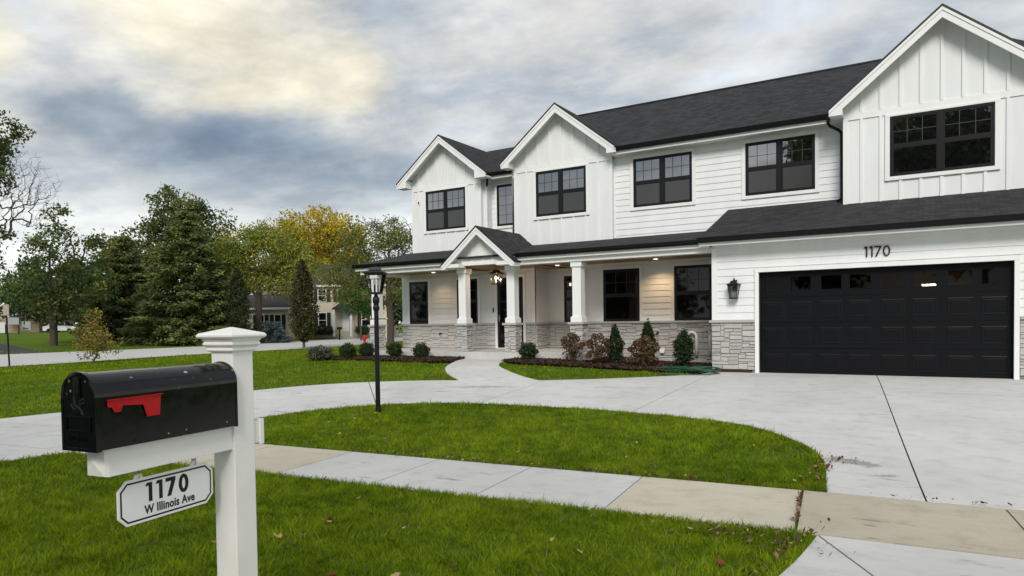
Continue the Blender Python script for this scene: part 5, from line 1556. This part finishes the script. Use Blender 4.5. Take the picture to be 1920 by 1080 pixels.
for i, (pal, lab, h, w, x, y) in enumerate(BGP):
    tree('background_tree', lab, (x, y), [(0, h * .55, w * .8, h * .32), (-w * .4, h * .4, w * .55, h * .26), (w * .4, h * .42, w * .55, h * .28), (.1 * w, h * .72, w * .5, h * .25)], 130, 7000, .5, pal, h * .5, .3, 140 + i, spread=.75, z0=.6)

# ------------------------------------------------------------------ neighbour houses
def frame_house(o_xy, z, label, name='neighbour_house', rz=VZ):
    return empty(name, (o_xy[0], o_xy[1], z), label, 'house', rz=rz)
def gable_roof_x(m, x0, x1, y0, y1, ze, zr, oh=.35):
    ym = (y0 + y1) / 2; x0 -= oh; x1 += oh; y0 -= oh; y1 += oh
    m.prism([(x0, y0, ze), (x0, ym, zr), (x0, y1, ze), (x0, y1, ze - .18), (x0, ym, zr - .18), (x0, y0, ze - .18)], (x1 - x0, 0, 0))
def far_window(par, xc, zc, w, h, y, shut=True):
    f = MB(); t = .09
    f.box(xc - w / 2 - t, xc + w / 2 + t, y - .06, y, zc - h / 2 - t, zc - h / 2).box(xc - w / 2 - t, xc + w / 2 + t, y - .06, y, zc + h / 2, zc + h / 2 + t).box(xc - w / 2 - t, xc - w / 2, y - .06, y, zc - h / 2, zc + h / 2).box(xc + w / 2, xc + w / 2 + t, y - .06, y, zc - h / 2, zc + h / 2).box(xc - w / 2, xc + w / 2, y - .05, y, zc - .03, zc + .03)
    win = f.build('window', 'farwhite', par)
    MB().box(xc - w / 2, xc + w / 2, y - .03, y - .01, zc - h / 2, zc + h / 2).build('pane', 'glass', win)
    if shut:
        for s in (-1, 1): MB().box(xc + s * (w / 2 + t + .22) - .2, xc + s * (w / 2 + t + .22) + .2, y - .05, y, zc - h / 2 - .05, zc + h / 2 + .05).build('shutter', 'shutter', win)
nh = frame_house((-57.9, 38.2), .25, 'beige two-storey house with black shutters behind the columnar tree')
MB().box(-1.0, 7.5, 0, 8, -.6, 5.5).build('wall', 'beige', nh)
m = MB(); gable_roof_x(m, -1.0, 7.5, 0, 8, 5.55, 8.0); m.build('roof', 'farroof', nh)
MB().box(-1.3, 7.8, -.42, -.32, 5.2, 5.42).build('fascia', 'farwhite', nh)
m = MB(); m.prism([(-7.4, .6, -.6), (-1.0, .6, -.6), (-1.0, .6, 4.6), (-4.0, .6, 6.4), (-7.4, .6, 4.2)], (0, 6, 0)); m.build('wall', 'fargrey', nh)
m = MB(); m.prism([(-7.9, .3, 4.1), (-4.0, .3, 6.6), (-.9, .3, 4.7), (-.9, .3, 4.9), (-4.0, .3, 6.82), (-7.9, .3, 4.35)], (0, 6.6, 0)); m.build('roof', 'farroof', nh)
m = MB(); m.prism([(-7.9, .2, 4.12), (-4.0, .2, 6.62), (-4.0, .2, 6.86), (-7.9, .2, 4.4)], (0, .1, 0)); m.build('fascia', 'farwhite', nh)
MB().box(-7.3, -2.2, -4, .6, -.6, 2.9).build('wall', 'beige', nh)
m = MB(); m.v = [(-7.7, -4.4, 2.9), (-1.8, -4.4, 2.9), (-1.8, .6, 2.9), (-7.7, .6, 2.9), (-7.7, .6, 4.5), (-3.2, .6, 4.5), (-3.4, -1.4, 4.3), (-7.7, -1.4, 4.3)]; m.f = [(0, 1, 6, 7), (1, 2, 5, 6), (7, 6, 5, 4), (0, 3, 2, 1), (0, 7, 4, 3)]; m.build('roof', 'farroof', nh)
MB().box(-7.7, -1.8, -4.45, -4.36, 2.68, 2.9).build('fascia', 'farwhite', nh)
for x in (-5.1, -3.3): far_window(nh, x, 1.35, .62, 1.5, -4.0)
far_window(nh, .35, 4.25, .8, 1.35, 0); far_window(nh, 2.5, 4.25, .8, 1.35, 0); far_window(nh, 4.7, 4.25, .8, 1.35, 0); far_window(nh, .35, 1.5, .8, 1.6, 0); far_window(nh, 5.2, 1.5, .9, 1.6, 0)
MB().box(2.6, 3.3, -.06, 0, .2, 2.3).build('front_door', 'farwhite', nh)
m = MB(); m.prism([(1.7, -1.6, 2.7), (2.9, -1.6, 3.5), (4.1, -1.6, 2.7)], (0, 1.6, 0)); m.build('entry_roof', 'farroof', nh)
for x in (1.95, 3.85): MB().box(x - .12, x + .12, -1.5, -1.26, -.3, 2.7).build('column', 'farwhite', nh)
for i, (x, y, lab) in enumerate(((-.2, -1.0, 'clipped dark hedge shrub left of the beige house entrance'), (1.2, -1.1, 'clipped dark hedge shrub beside the beige house doorway'), (5.0, -1.0, 'dark hedge shrub right of the beige house doorway'), (-6.2, -5.0, 'dark hedge shrub below the beige house wing window'))):
    c, s = math.cos(VZ), math.sin(VZ)
    shrub('hedge_shrub', lab, (-57.9 + x * c - y * s, 38.2 + x * s + y * c), .95, .5, .5, 900, .22, DK, 150 + i, z0=.1)
wh = frame_house((-96, 34.5), .55, 'white house glimpsed between the leafy tree and the pines')
MB().box(-1.6, 5, 0, 7, -.6, 3.2).build('wall', 'farwhite', wh)
m = MB(); gable_roof_x(m, -1.6, 5, 0, 7, 3.25, 5.4); m.build('roof', 'fargrey', wh)
far_window(wh, -.2, 1.8, .9, 1.2, 0, False); far_window(wh, 2.4, 1.8, .9, 1.2, 0, False)
bh = frame_house((-107.5, 29.5), .6, 'low brick house with brown roof at the far left')
MB().box(-3.5, 3.0, 0, 8, -.6, 2.2).build('wall', 'farbrick', bh)
m = MB(); m.prism([(-4, 0, 2.2), (3.4, 0, 2.2), (-.3, 0, 4.6)], (0, .1, 0)); m.build('gable_wall', 'farwhite', bh)
m = MB(); m.prism([(-4.2, -.3, 2.1), (-.3, -.3, 4.7), (3.6, -.3, 2.1), (3.6, -.3, 2.35), (-.3, -.3, 4.98), (-4.2, -.3, 2.35)], (0, 9, 0)); m.build('roof', 'farroofbrown', bh)
MB().box(-2.6, -1.2, -.06, 0, -.1, 1.6).build('garage_door', 'farwhite', bh); far_window(bh, 1.2, 1.1, 1.2, 1.1, 0, False)

# ------------------------------------------------------------------ street things
def car(label, xy, rz, z):
    e = empty('parked_car', (xy[0], xy[1], z), label, 'car', 'white cars parked far behind the leafy tree', rz=rz)
    prof = [(-2.2, .32), (2.2, .32), (2.25, .7), (1.9, .86), (1.15, .95), (.55, 1.42), (-.95, 1.45), (-1.7, 1.0), (-2.2, .92)]
    m = MB(); m.prism([(x, -.85, zz) for x, zz in prof], (0, 1.7, 0)); m.build('body', 'carwhite', e, bevel=.06)
    for s in (-.862, .852): MB().prism([(1.0, s, .98), (.5, s, 1.36), (-.85, s, 1.38), (-1.4, s, 1.02)], (0, .012, 0)).build('side_window', 'glass_low', e)
    MB().prism([(1.16, -.7, .97), (1.16, .7, .97), (.60, .62, 1.40), (.60, -.62, 1.40)], (.02, 0, .015)).build('windscreen', 'glass_low', e)
    for x in (-1.35, 1.4):
        for s in (-.80, .80): MB().tube([(x, s - .1, .32), (x, s + .1, .32)], .32, 14).build('wheel', 'tyre', e)
car('white parked car nearer the leafy tree trunk', (-99.5, 31.5), VZ, .62); car('white parked car right of the other, by the white house', (-98.5, 34.4), VZ + .2, .62)

sp = empty('road_sign', (-33.12, -2.72, H(-33.12, -2.72)), 'small square sign on a thin dark pole at the left edge by the road', 'sign', rz=VZ)
MB().tube([(0, 0, -.05), (-.06, 0, 2.4)], .035, 8).build('pole', 'black', sp); MB().box(-.17, .09, -.05, -.03, 2.22, 2.70).build('plate', 'signback', sp, bevel=.01)
ys = empty('yard_sign', (-83, 18.5, H(-83, 18.5)), 'grey board sign on two posts in the far left lawn', 'sign', rz=VZ)
MB().box(-.75, .75, -.04, .04, 1.0, 1.75).build('board', 'signgrey', ys)
for x in (-.7, .7): MB().box(x - .05, x + .05, -.035, .035, -.1, 1.0).build('leg', 'shutter', ys)
hy = empty('fire_hydrant', (-38.75, 25.1, H(-38.75, 25.1)), 'red fire hydrant by the road left of the corner column', 'hydrant')
MB().lathe([(.17, 0), (.17, .05), (.11, .06), (.105, .50), (.15, .52), (.15, .56), (.125, .58), (.11, .66), (.06, .72), (.03, .73), (.03, .78)], 14).build('body', 'hydrantred', hy)
MB().tube([(-.22, 0, .42), (.22, 0, .42)], .055, 10).build('side_nozzles', 'hydrantred', hy); MB().tube([(0, -.2, .36), (0, 0, .36)], .07, 10).build('front_nozzle', 'hydrantred', hy)
fm = empty('kerb_mailbox', (-51.0, 34.4, H(-51.0, 34.4)), 'small dark mailbox on a post across the road by the beige house', 'mailbox')
MB().box(-.06, .06, -.06, .06, -.1, 1.1).build('post', 'shutter', fm); m = MB(); m.prism([(x, -.28, 1.1 + zz) for x, zz in arch(.2, .26, 8)], (0, .56, 0)); m.build('box', 'black', fm)

# ------------------------------------------------------------------ trees across the front street (mirrored in the windows)
tree('street_tree', 'tallest tree behind the viewer, mirrored in the garage gable window', (3.5, -40), [(0, 9, 5.5, 4.5), (-3, 13, 4, 4), (3, 13, 4, 4), (0, 16, 4.5, 3)], 320, 30000, .5, OAK, 9, .45, 161, spread=.8, gain=1.3)
tree('street_tree', 'autumn tree behind the viewer, mirrored in the upper window over the porch', (-5.2, -41), [(-.6, 8, 4.5, 4), (-1.2, 12.5, 4, 4), (2, 14.5, 4, 3.6)], 300, 28000, .5, OAK, 8, .4, 162, spread=.8, gain=1.6)
tree('street_tree', 'low dark tree behind the viewer, mirrored in the porch windows', (-24, -40), [(0, 4.2, 4.5, 3.2), (-4, 3.6, 3, 2.6), (4, 3.8, 3, 2.8)], 130, 6000, .6, OAK, 3.5, .3, 163, spread=.9)
tree('street_tree', 'low dark tree behind the viewer, mirrored in the left porch window', (-42, -40), [(0, 4.2, 4.5, 3.2), (-4, 3.6, 3, 2.6), (4, 3.8, 3, 2.8)], 130, 6000, .6, OAK, 3.5, .3, 164, spread=.9)

# ------------------------------------------------------------------ fallen leaves
def leaf_shape(seed, n=9):
    r = random.Random(seed); m = MB(); pts = []
    for i in range(n):
        a = 2 * math.pi * i / n; q = (1.0 if i % 2 == 0 else .62) * r.uniform(.8, 1.1); pts.append((q * math.cos(a) * .62, q * math.sin(a), r.uniform(-.18, .32)))
    m.v = [(0, 0, 0)] + pts; m.f = [(0, i + 1, (i + 1) % n + 1) for i in range(n)]
    return m
LM = []
for i, c in enumerate(((.24, .065, .03), (.30, .12, .05), (.40, .32, .15), (.16, .06, .035), (.34, .20, .10))):
    me = leaf_shape(i).mesh('fallen_leaf'); a = me.color_attributes.new('Col', 'FLOAT_COLOR', 'POINT')
    for d in a.data: d.color = (*c, 1)
    me.materials.append(MATS['dryleaf']); LM.append(me)
def fallen(x, y, s, k, label, group, z=.045):
    o = link('fallen_leaf', LM[k % len(LM)], None, None, label, 'leaf', group); o.location = (x, y, H(x, y) + z); o.scale = (s, s, s)
    o.rotation_euler = (random.uniform(-.5, .5), random.uniform(-.5, .5), random.uniform(0, 6.28))
r = random.Random(5); n = 0
LC = ('dark red', 'orange-brown', 'pale tan', 'dark brown', 'light brown')
while n < 38:
    x, y = r.uniform(-6.5, .4), r.uniform(-14.6, -11.9)
    if not lawn_free(np.array([x]), np.array([y]))[0]: continue
    if r.random() > .25 + .75 * ss(-6, .3, x): continue
    k = r.randrange(5); fallen(x, y, r.uniform(.02, .05), k, LC[k] + ' curled leaf lying on the strip lawn ' + ('at its right corner' if x > -1.3 else 'left of centre' if x < -3.4 else 'below the sidewalk'), LC[k] + ' leaves on the strip lawn'); n += 1
n = 0
while n < 22:
    x, y = r.uniform(-7, .3), r.uniform(-10.6, -8.2)
    if not lawn_free(np.array([x]), np.array([y]))[0]: continue
    k = r.choice((2, 2, 2, 4, 1)); fallen(x, y, r.uniform(.02, .035), k, 'small ' + LC[k] + ' leaf lying on the island lawn ' + ('near its right end' if x > -2.3 else 'toward the lamp post'), LC[k] + ' leaves on the island lawn'); n += 1
# leaf crumbs gathered at the lawn corners beside the drive
def crumbs(cx, cy, sx, sy, n, seed, label, rot=0.):
    r = np.random.default_rng(seed); u = r.normal(size=(n, 2)) * [sx, sy]; c, s = math.cos(rot), math.sin(rot)
    X = cx + u[:, 0] * c - u[:, 1] * s; Y = cy + u[:, 0] * s + u[:, 1] * c
    on = lawn_free(X, Y)
    C = np.stack([X, Y, HH(X, Y) + np.where(on, .045, .034) + r.uniform(0, .012, n)], 1)
    link('leaf_litter', leaf_mesh('leaf_litter', C, .026 * r.lognormal(0, .45, n), pick_cols(r, n, [((.16, .07, .04), 2), ((.28, .17, .09), 2), ((.07, .04, .028), 3), ((.38, .31, .18), .8)], .25), r, .6, np.array([0, 0, 3.])), 'dryleaf', None, label, 'leaves', kind='stuff')
crumbs(.0, -11.93, .26, .10, 150, 201, 'brown leaf litter at the corner of the strip lawn')
crumbs(.29, -12.3, .03, .45, 110, 202, 'brown leaf litter along the edge of the strip lawn', -.15)
crumbs(.15, -9.6, .06, .35, 110, 203, 'leaf litter at the rounded corner of the island lawn')
crumbs(.26, -8.85, .10, .10, 55, 204, 'dark debris on the drive beside the island lawn', -.5)
crumbs(-2.6, -10.49, 2.0, .02, 420, 205, 'thin line of leaf bits between the island lawn and the sidewalk', .095)
crumbs(.20, -10.9, .008, .28, 100, 206, 'leaf bits packed in the wide sidewalk joint', .12)
